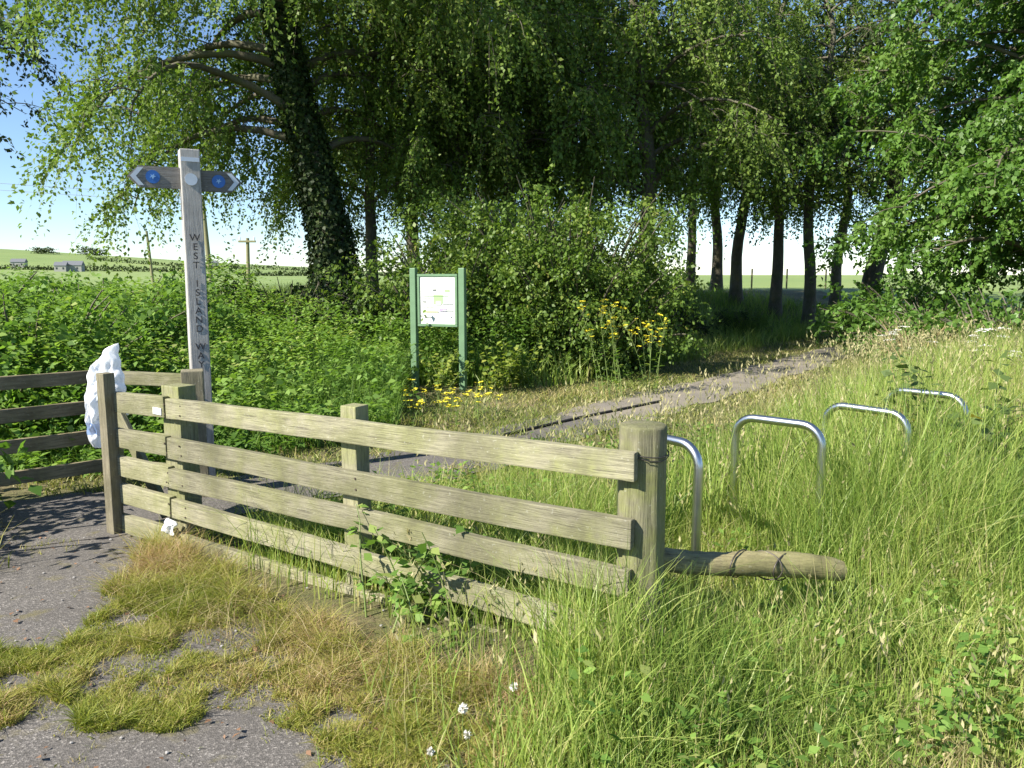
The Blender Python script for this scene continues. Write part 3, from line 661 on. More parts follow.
h2 = rng.uniform(.012, .04, n); sp.add(grass('', 0, xs2, ys2, h2, rng.uniform(.002, .005, n), h2 * rng.uniform(.4, 1.6, n), rng.uniform(.1, .8, n), 2, .006))
DT = sp
xl, yl = scatter(rng, 5200, -4.2, -2.6, 4.0, 5.6, lambda x, y: sstep(-.665, -.72, x / y + .05 * (vnoise(x, y, 5) - .5)) * (y < 5.25)); n = len(xl)
hl = rng.uniform(.08, .34, n)
DT.add(grass('', 0, xl, yl, hl, rng.uniform(.004, .008, n), hl * rng.uniform(.1, .8, n), rng.uniform(0, .6, n), 3))
tag(link('dry_turf', DT.mesh('dry_turf'), M['dryg']), kind='stuff')
# dry hay stalks lying in the turf and standing in the long grass
def keepH(x, y): return np.maximum(poly_in(PATCH, x, y) * sstep(1.0, .2, fside(x, y)) * .9, (x > .2) * (fside(x, y) > 0) * (.2 + .8 * sstep(.42, .58, fbm(x, y, 1.4, 13))))
x, y = scatter(rng, 60000, -2.8, 3.4, 1.8, 4.9, keepH); n = len(x)
h = rng.uniform(.04, .22, n); sp = Soup(); sp.add(grass('', 0, x, y, h, rng.uniform(.002, .004, n), h * rng.uniform(.5, 2.2, n), rng.random(n), 3))
# flat patches of cut hay by the racks and verges
x, y = scatter(rng, 26000, .9, 7, 5.0, 11, lambda x, y: (dpath(x, y)[0] > .7) * (dpath(x, y)[0] < 2.6) * (dpath(x, y)[1] < 0) * sstep(.48, .62, fbm(x, y, .9, 31))); n = len(x)
h = rng.uniform(.02, .10, n); sp.add(grass('', 0, x, y, h, rng.uniform(.005, .009, n), rng.uniform(.05, .2, n), rng.uniform(.3, 1, n), 2))
tag(link('hay', sp.mesh('hay'), M['hay']), kind='stuff')

# seed stalks over the tall grass
def keepS(x, y):
    q, s = dpath(x, y); return ((s < 0) & (q > 1.5) | ((fside(x, y) > -.2) & (x > -.3))) * (x < .72 * y + .4) * np.where(y < 4.4, .55, 1) * np.where(fside(x, y) > .5, .3, 1)
x, y = scatter(rng, 15000, -.6, 13, 2.3, 17, keepS); n = len(x)
h = np.where(y < 4.2, .35, .62 + .2 * vnoise(x, y, .7)) * rng.uniform(.7, 1.3, n); az = rng.uniform(0, 6.28, n); lean = h * rng.uniform(.05, .35, n)
sp = Soup(); sp.add(blades(np.stack([x, y, terrain(x, y)], 1), h, .0028 * (1 + .09 * y), lean, az, rng.uniform(.1, .6, n), 3))
tip = np.stack([x + np.cos(az) * lean * .9, y + np.sin(az) * lean * .9, terrain(x, y) + h * (.88 - .2 * lean / (h + lean))], 1)
for k in range(4):
    A = np.stack([np.cos(az) * .4, np.sin(az) * .4, np.full(n, .9)], 1) + rng.normal(0, .22, (n, 3))
    L = rng.uniform(.018, .034, n) * (1 + .07 * y); sp.add(leaves(tip + rng.normal(0, .008, (n, 3)) + np.array([0, 0, .028]) * (k * .7 - 1), A, rng.normal(0, 1, (n, 3)), L, L * .16, rng.uniform(.3, 1, n)))
tag(link('seed_heads', sp.mesh('seed_heads'), M['seed']), kind='stuff')

# litter on the asphalt: grit and dead leaves
sp = Soup(); x, y = scatter(rng, 900, -4, .2, 1.8, 5.2, lambda x, y: (fside(x, y) > .05) * .8); n = len(x)
L = rng.uniform(.012, .035, n); sp.add(leaves(np.stack([x, y, np.full(n, .018)], 1), rng.normal(0, 1, (n, 3)) * [1, 1, .25], rng.normal(0, .3, (n, 3)) + [0, 0, 1], L, L * .3, rng.random(n)))
tag(link('leaf_litter', sp.mesh('leaf_litter'), M['deadleaf']), kind='stuff')
bm = bmesh.new(); x, y = scatter(rng, 500, -4, .3, 1.8, 5.2, lambda x, y: (fside(x, y) > .05) * (.3 + .7 * vnoise(x, y, 2)))
for px_, py_ in zip(x, y):
    r_ = rng.uniform(.003, .010) * (2.2 if rng.random() < .04 else 1)
    bmesh.ops.create_icosphere(bm, subdivisions=1, radius=r_, matrix=Matrix.Translation((px_, py_, .010 + r_ * .3)) @ Matrix.Diagonal((1, rng.uniform(.6, 1), .6, 1)) @ Euler((0, 0, rng.uniform(0, 6))).to_matrix().to_4x4())
me = bpy.data.meshes.new('gravel'); bm.to_mesh(me); bm.free(); tag(link('gravel', me, M['stone']), kind='stuff')

# ------------------------------------------------------------------ front fence
frng = np.random.default_rng(91)
ang = math.atan2(fd[1], fd[0])
def along(px):   # distance along the fence of the ground point under image column px
    d = ray(px, 500); a_, b_ = d[0], d[1]
    # FA + t*fd on the ray plane x/y = a/b
    return (a_ * FA[1] - b_ * FA[0]) / (b_ * fd[0] - a_ * fd[1])
def fpt(px, py, offs=0.0):
    """point of the fence plane (pushed offs to the camera side) seen at a pixel"""
    d = ray(px, py); o = np.array([0, 0, EYE]); n3 = np.array([fn[0], fn[1], 0]); p0 = np.array([FA[0], FA[1], 0]) + n3 * offs
    return o + d * (((p0 - o) @ n3) / (d @ n3))
fence = empty('wooden_fence', (FA[0], FA[1], 0), 'weathered five-rail wooden fence running from the white bag to the thick round post', 'fence')
def post_at(px, ptop, wd, zlow=-.35, depth=None, name='post', m='post', front=0):
    P = fpt(px, ptop, -(depth or wd) / 2 + front); top = P[2]
    me = bmbox(wd, depth or wd, top - zlow, .006, 2, 8, .004, frng)
    off = -(depth or wd) / 2 + front
    o = link(name, me, M[m], fence, frame((P[0], P[1], (top + zlow) / 2), (fd[0], fd[1], 0)))
    return o
p0 = post_at(105, 373, .075, front=.10, m='brownpost'); p1 = post_at(178, 385, .155, depth=.12); p2 = post_at(355, 405, .10)
p0['label'] = 'dark end post holding the white bag'
# thick round post
PR = fpt(634, 428); PRc = (PR[0] - fn[0] * .10, PR[1] - fn[1] * .10)
bm = bmesh.new(); ringn = 40; rngp = np.random.default_rng(4); jit = rngp.normal(0, .0016, ringn)
lv = [(-.4, .104), (0, .103), (.3, .101), (.6, .099), (.9, .098), (PR[2] - .012, .098), (PR[2] - .004, .0955), (PR[2], .090), (PR[2] + .002, .05), (PR[2] + .003, .004)]
rows = []
for zz_, r_ in lv:
    rows.append([bm.verts.new(((r_ + (jit[k] if r_ > .09 else 0) - (.008 if (k in (9, 23, 31) and r_ > .088) else 0)) * math.cos(k * 2 * math.pi / ringn), (r_ + (jit[k] if r_ > .09 else 0) - (.008 if (k in (9, 23, 31) and r_ > .088) else 0)) * math.sin(k * 2 * math.pi / ringn), zz_)) for k in range(ringn)])
for a_, b_ in zip(rows[:-1], rows[1:]):
    for k in range(ringn): bm.faces.new((a_[k], a_[(k + 1) % ringn], b_[(k + 1) % ringn], b_[k]))
bm.faces.new(rows[-1])
me = bpy.data.meshes.new('post'); bm.to_mesh(me); bm.free(); me.polygons.foreach_set('use_smooth', [True] * len(me.polygons))
pr = link('post', me, M['post'], fence, Matrix.Translation((PRc[0], PRc[1], 0))); pr['label'] = 'thick round post with a flat sawn top'
# rails: image heights at the left (column 110), at the joint and at the right end
jx = 170
rl = [((100, 400.5), (636, 466)), ((100, 434.5), (633, 535)), ((100, 460.5), (630, 583)), ((100, 487), (628, 638)), ((100, 515.5), (624, 686))]
RH, RT = .118, .042
def rail(a3, b3, name='rail', m='rail', hgt=RH, th=RT, parent=None):
    a3, b3 = Vector(a3), Vector(b3); L = (b3 - a3).length
    me = bmbox(L, th, hgt * frng.uniform(.95, 1.05), .005, 2, max(6, int(L / .12)), .0035, frng)
    return link(name, me, M[m], parent or fence, frame((a3 + b3) / 2, b3 - a3))
rails = []
for (l_, r_) in rl:
    A3 = fpt(*l_, RT / 2 + .002); B3 = fpt(*r_, RT / 2 + .002)
    t = (fpt(jx, 450, RT / 2)[0] - A3[0]) / (B3[0] - A3[0]); J = A3 + (B3 - A3) * t
    u = unit(B3 - A3)
    if l_[1] > 410: A3 = A3 + u * .10
    a_ = rail(A3, J - u * .004 + np.array([0, 0, .006])); b_ = rail(J + u * .004, B3); rails.append((a_, b_))
    # nail heads
    for rr_, pts in ((a_, (fpt(166, 450, RT + .003),)), (b_, (fpt(181, 450, RT + .003), fpt(355, 450, RT + .003)))):
        for pt in pts:
            tt_ = (pt[0] - A3[0]) / (B3[0] - A3[0]); zc = A3[2] + (B3[2] - A3[2]) * tt_
            for dz in (.028, -.028):
                bm = bmesh.new(); bmesh.ops.create_cone(bm, cap_ends=True, segments=10, radius1=.006, radius2=.005, depth=.004, matrix=Matrix.Rotation(R(90), 4, 'X')); me = bpy.data.meshes.new('nail'); bm.to_mesh(me); bm.free()
                sub('nail', me, M['nail'], rr_, frame((pt[0] + frng.normal(0, .006), pt[1], zc + dz), (fd[0], fd[1], 0)))
# brace from the end post down to the joint post, behind the rails
a3 = fpt(108, 392, -.125); b3 = fpt(168, 515, -.125)
rail(a3, b3, 'brace', 'rail', .09, .035)
# small white sticker on the top rail
st = bmbox(.075, .002, .04, 0)
for p_ in st.vertices: p_.co.z += .004 * math.sin(p_.co.x * 80)
sub('sticker', st, M['white'], rails[0][0], frame(fpt(157, 411, RT + .007), (fd[0], fd[1], -.05)))
# wire round the post
tb = Tubes(); aa = np.linspace(0, 2 * math.pi, 40); tb.add(np.stack([PRc[0] + .106 * np.cos(aa), PRc[1] + .106 * np.sin(aa), PR[2] - .115 + .006 * np.sin(aa * 2)], 1), .0028, 5)
tb.add(np.stack([PRc[0] + .107 * np.cos(aa), PRc[1] + .107 * np.sin(aa), PR[2] - .128 + .008 * np.cos(aa * 3)], 1), .0022, 5)
link('wire_tie', tb.mesh('wire_tie'), M['wire'], fence, Matrix.Identity(4))

# torn white plastic scrap at the foot of the joint post
def crumple(name, W, Hh, thick, nu, nv, edgeL, edgeR, seed, m, amp=.02, top=0.0):
    """closed crumpled sack: front and back sheet between a left and a right outline"""
    rg = np.random.default_rng(seed); U = np.linspace(0, 1, nu); Vv = np.linspace(0, 1, nv); V = []
    for side in (1, -1):
        for v in Vv:
            l, r = edgeL(v), edgeR(v)
            for u in U:
                x_ = l + (r - l) * u; z_ = -v * Hh
                env = math.sin(math.pi * u) ** .6 * math.sin(math.pi * min(.97, .06 + v * .93)) ** .4
                f_ = amp * (1.6 * (fbm(x_ * 9 + side * 7, z_ * 5, 1.0, seed) - .5) + 1.1 * abs(2 * vnoise(x_ * 14 + z_ * 3, z_ * 6, 1.3, seed + 5 + side) - 1))
                z0_ = z_; z_ += top * ((u - .45) * 1.4 + .5 * (vnoise(u * 6, 0, 1, seed) - .5)) * (1 - v) ** 3
                rg_ = abs(2 * vnoise(x_ * 26 + 5 * z_, z_ * 4 - 3 * x_, 1.0, seed + 3) - 1) + .6 * abs(2 * vnoise(x_ * 48 - 14 * z_, z_ * 11, 1.0, seed + 11) - 1)
                f_ = f_ - amp * 1.3 * (rg_ - .7)
                V.append((x_ + 1.1 * amp * (vnoise(z_ * 20, u * 3, 1, seed) - .5), -side * (thick * env * .5 + f_ * env), z_ + .35 * amp * (vnoise(u * 9, v * 3, 1, seed + 2) - .5)))
    Q = []; o2 = nu * nv
    for i in range(nv - 1):
        for j in range(nu - 1):
            a_ = i * nu + j; Q.append((a_, a_ + nu, a_ + nu + 1, a_ + 1)); b_ = a_ + o2; Q.append((b_, b_ + 1, b_ + nu + 1, b_ + nu))
    for i in range(nv - 1):
        for e in (0, nu - 1):
            a_ = i * nu + e; Q.append((a_, a_ + o2, a_ + nu + o2, a_ + nu) if e == 0 else (a_, a_ + nu, a_ + nu + o2, a_ + o2))
    for j in range(nu - 1):
        Q.append((j, j + 1, j + 1 + o2, j + o2)); k = (nv - 1) * nu + j; Q.append((k, k + o2, k + 1 + o2, k + 1))
    return qmesh(name, V, Q, smooth=True)

# white sack hanging behind the end post
bgY = fpt(104, 400, -.24)[1]
s_px = bgY / F * 1.0
def bagm():
    m, nt, b, out = mat('white_sack_film')
    v = objco(nt); sx = N(nt, 'ShaderNodeSeparateXYZ'); nt.links.new(v, sx.inputs[0])
    wv = N(nt, 'ShaderNodeMath', operation='ADD'); nz = noise(nt, v, 7, 3); ml = N(nt, 'ShaderNodeMath', operation='MULTIPLY'); nt.links.new(nz, ml.inputs[0]); ml.inputs[1].default_value = .06
    nt.links.new(sx.outputs[2], wv.inputs[0]); nt.links.new(ml.outputs[0], wv.inputs[1])
    ad = N(nt, 'ShaderNodeMath', operation='ADD'); nt.links.new(wv.outputs[0], ad.inputs[0]); ad.inputs[1].default_value = .8
    c = ramp(nt, ad.outputs[0], [(0, (.84, .86, .90)), (.27, (.22, .33, .58)), (.36, (.84, .86, .90)), (.5, (.74, .79, .88)), (.56, (.84, .86, .90)), (.9, (.84, .86, .90))], 'CONSTANT')
    nt.links.new(c, b.inputs['Base Color']); b.inputs['Roughness'].default_value = .35
    tr = N(nt, 'ShaderNodeBsdfTranslucent'); tr.inputs[0].default_value = (.8, .84, .9, 1); ms = N(nt, 'ShaderNodeMixShader'); ms.inputs[0].default_value = .42; b.inputs['Roughness'].default_value = .25
    nt.links.new(b.outputs[0], ms.inputs[1]); nt.links.new(tr.outputs[0], ms.inputs[2]); nt.links.new(ms.outputs[0], out.inputs[0])
    return m
M['sack'] = bagm()
eL = lambda v: (np.interp(v, [0, .08, .25, .5, .8, 1], [97, 90, 84, 83, 80, 86]) - 104) * s_px
eR = lambda v: (np.interp(v, [0, .06, .2, .38, .46, .52, .7, .9, 1], [119, 121, 122, 124, 121, 108, 101, 98, 95]) - 104) * s_px
bag = link('plastic_sack', crumple('plastic_sack', 0, (453 - 358) * s_px * 1.02 , .04, 34, 54, eL, eR, 12, None, .040, .10), M['sack'], None, Matrix.Translation(at(103, 353, bgY)))
tag(bag, 'crumpled white plastic sack with a blue stripe slung over the fence end post', 'plastic sack')
k = link('flap', crumple('flap', 0, .12, .03, 8, 12, lambda v: -.02 + .02 * v, lambda v: .05 - .01 * v, 8, None, .012), M['bluep'] if False else M['sack'], None, None)
k.parent = bag; k.location = (.105, .0, -.30)
sc_ = link('plastic_scrap', crumple('plastic_scrap', 0, .085, .02, 14, 16, lambda v: -.025 - .02 * v, lambda v: .03 + .012 * math.sin(v * 9), 21, None, .03), M['white'], None, Matrix.Translation(fpt(172, 520, .07)) @ Euler((-.2, .25, ang)).to_matrix().to_4x4())
tag(sc_, 'torn white plastic scrap caught at the foot of the fence joint post', 'scrap')

# ------------------------------------------------------------------ back fence with the shaded return
def segpt(A2, B2, t): return np.array(A2) + (np.array(B2) - np.array(A2)) * t
def fence_run(name, A2, B2, zs, label, posts, mr, mp, ext=0, ph=.98, topcut=.0):
    A2 = np.array(A2); B2 = np.array(B2); u = unit(B2 - A2); n_ = np.array([u[1], -u[0]])
    root = empty(name, (A2[0], A2[1], 0), label, 'fence')
    L = np.linalg.norm(B2 - A2)
    for z_ in zs:
        a3 = np.r_[A2 + n_ * .03, z_]; b3 = np.r_[B2 + n_ * .03, z_]
        rail(a3, b3, 'rail', mr, .10, .038, root)
    for d in posts:
        p_ = A2 + u * d - n_ * .042
        me = bmbox(.095, .095, ph + .35, .006, 2, 6, .004, frng)
        link('post', me, M[mp], root, frame((p_[0], p_[1], (ph - .35) / 2), (u[0], u[1], 0)))
    return root
LE = BC + unit(BL - BC) * 3.4
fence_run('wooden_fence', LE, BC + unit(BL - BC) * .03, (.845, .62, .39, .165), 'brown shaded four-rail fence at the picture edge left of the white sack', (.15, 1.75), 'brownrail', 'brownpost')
fence_run('wooden_fence', BC, BR, (.845, .62, .39, .165), 'short sunlit rail fence between the white sack and the fingerpost', (.05,), 'rail', 'post', ph=.93)
bk = [o for o in S.objects if o.name == 'wooden_fence.002'][0]
q_ = at(192, 370, 5.62); o = link('post', bmbox(.15, .15, q_[2] + .3, .008, 2, 6, .004, frng), M['brownpost'], bk, frame((q_[0], q_[1], (q_[2] - .3) / 2), (.9, .35, 0)))

# ------------------------------------------------------------------ fingerpost
FP = at(206, 300, 5.98); fpx, fpy = FP[0], FP[1]
va = R(28)                                     # board direction: left end nearer
bd = np.array([math.cos(va), math.sin(va), 0]); bn = np.array([math.sin(va), -math.cos(va), 0])   # bn: the lettered face
TOP = at(188, 150, 5.98)[2]
# correct for the lean seen in the image: the post is upright in the world, so use its top column
FP = at(188.5, 152, 5.98); fpx, fpy = FP[0], FP[1]
sign = empty('fingerpost', (fpx, fpy, 0), 'tall grey square fingerpost with two pointed arms and stacked dark lettering', 'signpost')
PW = .135
pm = bmbox(PW, PW, TOP + .4, .008, 2, 10, .002, frng); po = link('post', pm, M['greypost'], sign, frame((fpx, fpy, (TOP - .4) / 2), bd))
FR = frame((fpx, fpy, 0), bd)
def onface(dx, z_, dn=0.0): return FR @ Matrix.Translation((dx, -(PW / 2 + dn), z_))
def prism(pts, th):
    bm = bmesh.new(); fr = [bm.verts.new((x_, -th / 2, z_)) for x_, z_ in pts]; bk = [bm.verts.new((x_, th / 2, z_)) for x_, z_ in pts]
    bm.faces.new(fr); bm.faces.new(bk[::-1]); n_ = len(pts)
    for i in range(n_): bm.faces.new((fr[i], bk[i], bk[(i + 1) % n_], fr[(i + 1) % n_]))
    bmesh.ops.recalc_face_normals(bm, faces=bm.faces[:]); me = bpy.data.meshes.new('m'); bm.to_mesh(me); bm.free(); return me
def disc(r_, th, k=28):
    return prism([(r_ * math.cos(a_), r_ * math.sin(a_)) for a_ in np.linspace(0, 2 * math.pi, k, endpoint=False)], th)
zb = at(188, 179, 5.98)[2]
for sgn in (-1, 1):
    L0, L1, hh = PW / 2 + .002, .415 if sgn < 0 else .36, .075
    tipd = .075
    pts = [(L0, -hh), (L1 - tipd, -hh), (L1, 0), (L1 - tipd, hh), (L0, hh)]
    if sgn < 0: pts = [(-x_, z_) for x_, z_ in pts][::-1]
    B4 = FR @ Matrix.Translation((0, 0, zb - (.0 if sgn < 0 else .01)))
    bo = link('finger_board', prism(pts, .04), M['board'], sign, B4)
    cpts = [(L1 - .105, -.062), (L1 - .07, -.062), (L1 - .018, 0), (L1 - .07, .062), (L1 - .105, .062), (L1 - .055, 0)]
    if sgn < 0: cpts = [(-x_, z_) for x_, z_ in cpts][::-1]
    sub('arrow', prism(cpts, .003), M['signwhite'], bo, B4 @ Matrix.Translation((0, -.0225, 0)))
    ro = sub('roundel', disc(.047, .004), M['blue'], bo, B4 @ Matrix.Translation((sgn * (L1 - .165), -.0232, 0)))
    gpts = [(-.026, -.01), (-.008, -.004), (.0, -.026), (.006, -.006), (.026, .004), (.010, .010), (.012, .026), (-.004, .012), (-.018, .022), (-.012, .006)]
    sub('roundel', prism([(x_ * .8, z_ * .8) for x_, z_ in gpts], .002), M['paleblue'], bo, B4 @ Matrix.Translation((sgn * (L1 - .165), -.0268, 0)))
sub('cap_band', bmbox(PW * .92, .003, .03, 0), M['signwhite'], po, onface(0, TOP - .075, .003))
sub('roundel', disc(.043, .004), M['signwhite'], po, onface(0, zb - .01, .003))
zt0 = TOP - .60; txt = 'WEST ISLAND WAY'; zl = (at(205, 366, 5.98)[2] - at(195, 237, 5.98)[2]) / 14.4
zt0 = at(195, 237, 5.98)[2]
cu = bpy.data.curves.new('lettering', 'FONT'); cu.body = '\n'.join(txt.replace(' ', ' ')); cu.align_x = 'CENTER'; cu.size = .07; cu.space_line = abs(zl) / .07; cu.extrude = .0008; cu.offset = .0004
tmpo = bpy.data.objects.new('t', cu); COL.objects.link(tmpo); bpy.context.view_layer.update()
me = bpy.data.meshes.new_from_object(tmpo.evaluated_get(bpy.context.evaluated_depsgraph_get())); bpy.data.objects.remove(tmpo)
me.materials.clear()
sub('lettering', me, M['ink'], po, FR @ Matrix.Translation((.004, -(PW / 2 + .004), zt0 - .03)) @ Matrix.Rotation(R(90), 4, 'X'))

# ------------------------------------------------------------------ notice board
NY = 11.0; a3 = at(414, 300, NY); b3 = at(462.5, 300, NY - .25)
nb = empty('noticeboard', ((a3[0] + b3[0]) / 2, NY - .12, 0), 'green-posted noticeboard with a white printed map panel in front of the hawthorn', 'noticeboard')
ud = unit(np.array([b3[0] - a3[0], b3[1] - a3[1], 0])); NF = frame(((a3[0] + b3[0]) / 2, (a3[1] + b3[1]) / 2, 0), ud); half = np.linalg.norm((b3 - a3)[:2]) / 2
for sgn in (-1, 1):
    P = a3 if sgn < 0 else b3; tz_ = at(437, 268, P[1])[2]; g_ = tz(P[0], P[1])
    link('post', bmbox(.085, .085, tz_ - g_ + .2, .008, 2), M['greenpaint'], nb, frame((P[0], P[1], (tz_ + g_ - .2) / 2), ud))
z1, z0 = at(437, 274, NY)[2], at(437, 326, NY)[2]; pw = half * 2 - .13; phh = z1 - z0
NP = NF @ Matrix.Translation((0, -.005, (z0 + z1) / 2))
for dx, dz, sx, sz in ((0, phh / 2 - .0175, pw, .035), (0, -phh / 2 + .0175, pw, .035), (-pw / 2 + .0175, 0, .035, phh - .074), (pw / 2 - .0175, 0, .035, phh - .074)):
    link('frame', bmbox(sx, .05, sz, .003), M['greenpaint'], nb, NP @ Matrix.Translation((dx, 0, dz)))
pan = link('panel', bmbox(pw - .074, .02, phh - .074, 0), M['panelw'], nb, NP)
iw, ih = pw - .08, phh - .08
for nm, u, v, sw, sh, m in (('title', -.08, .22, .10, .035, 'mapdark'), ('emblem', .28, .21, .14, .05, 'mapgreen'), ('map', .02, .02, .26, .20, 'mapgreen'), ('map', .03, -.06, .16, .10, 'mapgrey'), ('text_block', -.32, .05, .22, .012, 'mapgrey'),
                            ('text_block', -.38, -.03, .10, .02, 'mapdark'), ('text_block', -.28, -.14, .34, .012, 'mapgrey'), ('text_block', .32, .06, .24, .012, 'mapgrey'), ('text_block', .30, -.07, .3, .025, 'mapgrey'),
                            ('strip', -.2, -.24, .46, .025, 'mapyel'), ('strip', .16, -.2, .2, .06, 'mapmauve'), ('strip', .3, -.21, .3, .02, 'mapgrey'), ('strip', -.05, .10, .75, .010, 'mapgreen'), ('text_block', -.1, -.36, .6, .010, 'mapgrey'), ('text_block', .38, -.34, .05, .03, 'mapgrey')):
    i_ = len(pan.children)
    sub(nm, bmbox(iw * sw, .002, ih * sh, 0), M[m], pan, NP @ Matrix.Translation((u * iw, -.0125 - .0006 * i_, v * ih)))

# ------------------------------------------------------------------ cycle stands
def stand_mesh():
    w_, h_, r_ = .53, .74, .12; P = [(0, -.1), (0, h_ - r_)] + [(r_ - r_ * math.cos(a_), h_ - r_ + r_ * math.sin(a_)) for a_ in np.linspace(.2, math.pi / 2, 7)]
    P += [(w_ - r_ + r_ * math.sin(a_), h_ - r_ + r_ * math.cos(a_)) for a_ in np.linspace(0, math.pi / 2 - .2, 7)] + [(w_, h_ - r_), (w_, -.1)]
    Q = [P[0]]
    for p_ in P[1:]:
        q_ = Q[-1]; k = max(1, int(math.hypot(p_[0] - q_[0], p_[1] - q_[1]) / .06)); Q += [(q_[0] + (p_[0] - q_[0]) * j / k, q_[1] + (p_[1] - q_[1]) * j / k) for j in range(1, k + 1)]
    tb = Tubes(); tb.add(np.array([(a_, 0, b_) for a_, b_ in Q]), .024, 14); return tb.mesh('cycle_stand')
sm = stand_mesh()
L2p = at(737, 424, 4.72); step = np.array([.70, .46])
labs = ['bent steel cycle stand half hidden behind the thick round post', 'bent steel cycle stand standing clear to the right of the round post', 'bent steel cycle stand third from the round post, its legs hidden in tall grass', 'farthest bent steel cycle stand, its top bar just showing in the grass']
hs = [.72, .74, .74, .75]
for k in range(4):
    p_ = L2p[:2] + step * (k - 1) + [[-.05, .05], [0, 0], [0, 0], [-.03, .05]][k]; o = link('cycle_stand', sm, M['steel'], None, None)
    o.location = (p_[0], p_[1], max(tz(p_[0], p_[1]), 0) + .02); o.rotation_euler = (R([0, .6, -1, .8][k]), R([.5, -.4, .8, -.5][k]), math.atan2(-.42, .40) + [-.10, .04, -.04, -.10][k]); tag(o, labs[k], 'cycle stand', 'row of cycle stands')

# ------------------------------------------------------------------ low round log rail right of the post
a3, b3 = np.array([.56, 3.30, .40]), at(842, 571, 3.42)
L = np.linalg.norm(b3 - a3); tb = Tubes(); xs_ = np.linspace(-L / 2, L / 2, 26); lr = np.random.default_rng(8)
rr_ = .064 + .004 * np.sin(xs_ * 9) + lr.normal(0, .0015, 26); rr_ *= .84; rr_[-1] *= .9
rr_[10] *= .93; rr_[17] *= .92
tb.add(np.stack([xs_, .010 * np.sin(xs_ * 5), .010 * np.sin(xs_ * 7)], 1), rr_, 18)
tb.V[0] += lr.normal(0, .0022, tb.V[0].shape)
for e_, sg_ in ((0, -1), (-1, 1)): tb.add([(xs_[e_], .010 * np.sin(xs_[e_] * 5), .010 * np.sin(xs_[e_] * 7)), (xs_[e_] + sg_ * .012, .010 * np.sin(xs_[e_] * 5), .010 * np.sin(xs_[e_] * 7))], [rr_[e_], .003], 18)
lg = link('log_rail', tb.mesh('log_rail'), M['log'], None, frame((a3 + b3) / 2, b3 - a3)); tag(lg, 'low round mossy log rail in the grass right of the thick round post', 'log')
tb = Tubes()
for cx_, tw in ((-.02, .35), (.10, -.25), (.19, .4)):
    aa = np.linspace(0, 2 * math.pi, 30); tb.add(np.stack([cx_ + tw * .2 * np.cos(aa), .061 * np.cos(aa), .061 * np.sin(aa)], 1), .0035, 5)  # dark loops in the wire colour, standing for the log's diagonal cracks
wr_ = bpy.data.objects.new('binding', tb.mesh('binding')); wr_.data.materials.append(M['wire']); COL.objects.link(wr_); wr_.parent = lg
# dark kerb edging along the path
e = [gp(505, 437.5), gp(580, 420), gp(660, 403.5)]; tb = Tubes()
pts = np.array([np.interp(np.linspace(0, 1, 24), [0, .5, 1], [q[c] for q in e]) for c in range(3)]).T; pts[:, 2] = terrain(pts[:, 0], pts[:, 1]) + .03
tb.add(pts, .016, 6); o = link('edging_strip', tb.mesh('edging_strip'), M['edge']); tag(o, 'thin dark edging strip running beside the asphalt path beyond the fence', 'edging')

# ------------------------------------------------------------------ flowering plants and weeds
def ragwort(seed, H, ns, spread, heads=5):
    rg = np.random.default_rng(seed); tb = Tubes(); fl = Soup(); lf_ = Soup()
    for i in range(ns):
        az = rg.uniform(0, 6.28); P = curve((rg.normal(0, spread * .3), rg.normal(0, spread * .3), 0), az, 1.45, H * rg.uniform(.75, 1.05), rg.uniform(.05, .5), 7, rg, .1)
        tb.add(P, np.linspace(.006, .003, 8), 5)
        nl_ = 14; k = rg.uniform(.5, 6.6, nl_); B = np.stack([np.interp(k, np.arange(8), P[:, c]) for c in range(3)], 1); a_ = rg.uniform(0, 6.28, nl_)
        L = rg.uniform(.05, .13, nl_) * (1.2 - k / 9) * min(1, H * 1.3); lf_.add(leaves(B, np.stack([np.cos(a_), np.sin(a_), rg.normal(.2, .3, nl_)], 1), np.stack([0 * a_, 0 * a_, 1 + 0 * a_], 1), L, L * .18, rg.random(nl_)))
        for h_ in range(heads):
            tt_ = rg.uniform(4.3, 7); b = np.array([np.interp(tt_, np.arange(8), P[:, c]) for c in range(3)])
            Pb = curve(b, rg.uniform(0, 6.28), 1.0, H * rg.uniform(.08, .22), -.3, 4, rg, .1); tb.add(Pb, .0025, 4)
            nf = rg.integers(5, 10); a_ = rg.uniform(0, 6.28, nf); c_ = Pb[-1] + np.stack([np.cos(a_), np.sin(a_), rg.normal(0, .35, nf)], 1) * rg.uniform(.004, .032, nf)[:, None]
            for q_ in range(2):
                fl.add(leaves(c_, np.stack([np.cos(a_ + q_ * 1.57), np.sin(a_ + q_ * 1.57), 0 * a_ + .2], 1), rg.normal(0, .3, (nf, 3)) + [0, 0, 1], np.full(nf, .026), np.full(nf, .011), rg.random(nf)))
    return [tb.mesh('stems'), lf_.mesh('leaves'), fl.mesh('flowers')]
RM = [M['stemg'], M['nettle'], M['yellow']]; RN = ['stems', 'leaves', 'flowers']
r1 = ragwort(101, 1.2, 8, .35); r2 = ragwort(102, 1.0, 6, .25); r3 = ragwort(103, .34, 9, .45, 2)
for px, Yd, ms, lab in ((612, 10.4, r1, 'tall yellow-flowered weed cluster in front of the shaded hawthorn'), (655, 10.7, r2, 'tall branching yellow-flowered weed nearest the path bend')):
    place('yellow_flower_plant', ms, RM, RN, tp(px, Yd), lab, 'plant', 'tall yellow-flowered weeds', px)
for px, Yd, lab in ((437, 8.4, 'low yellow-flowered plant just behind the fence top rail'), (417, 9.2, 'low yellow-flowered plant in the verge between fence and noticeboard'), (470, 8.9, 'low yellow-flowered plant nearest the dark edging strip')):
    place('yellow_flower_plant', r3, RM, RN, tp(px, Yd), lab, 'plant', 'low yellow-flowered plants', px)
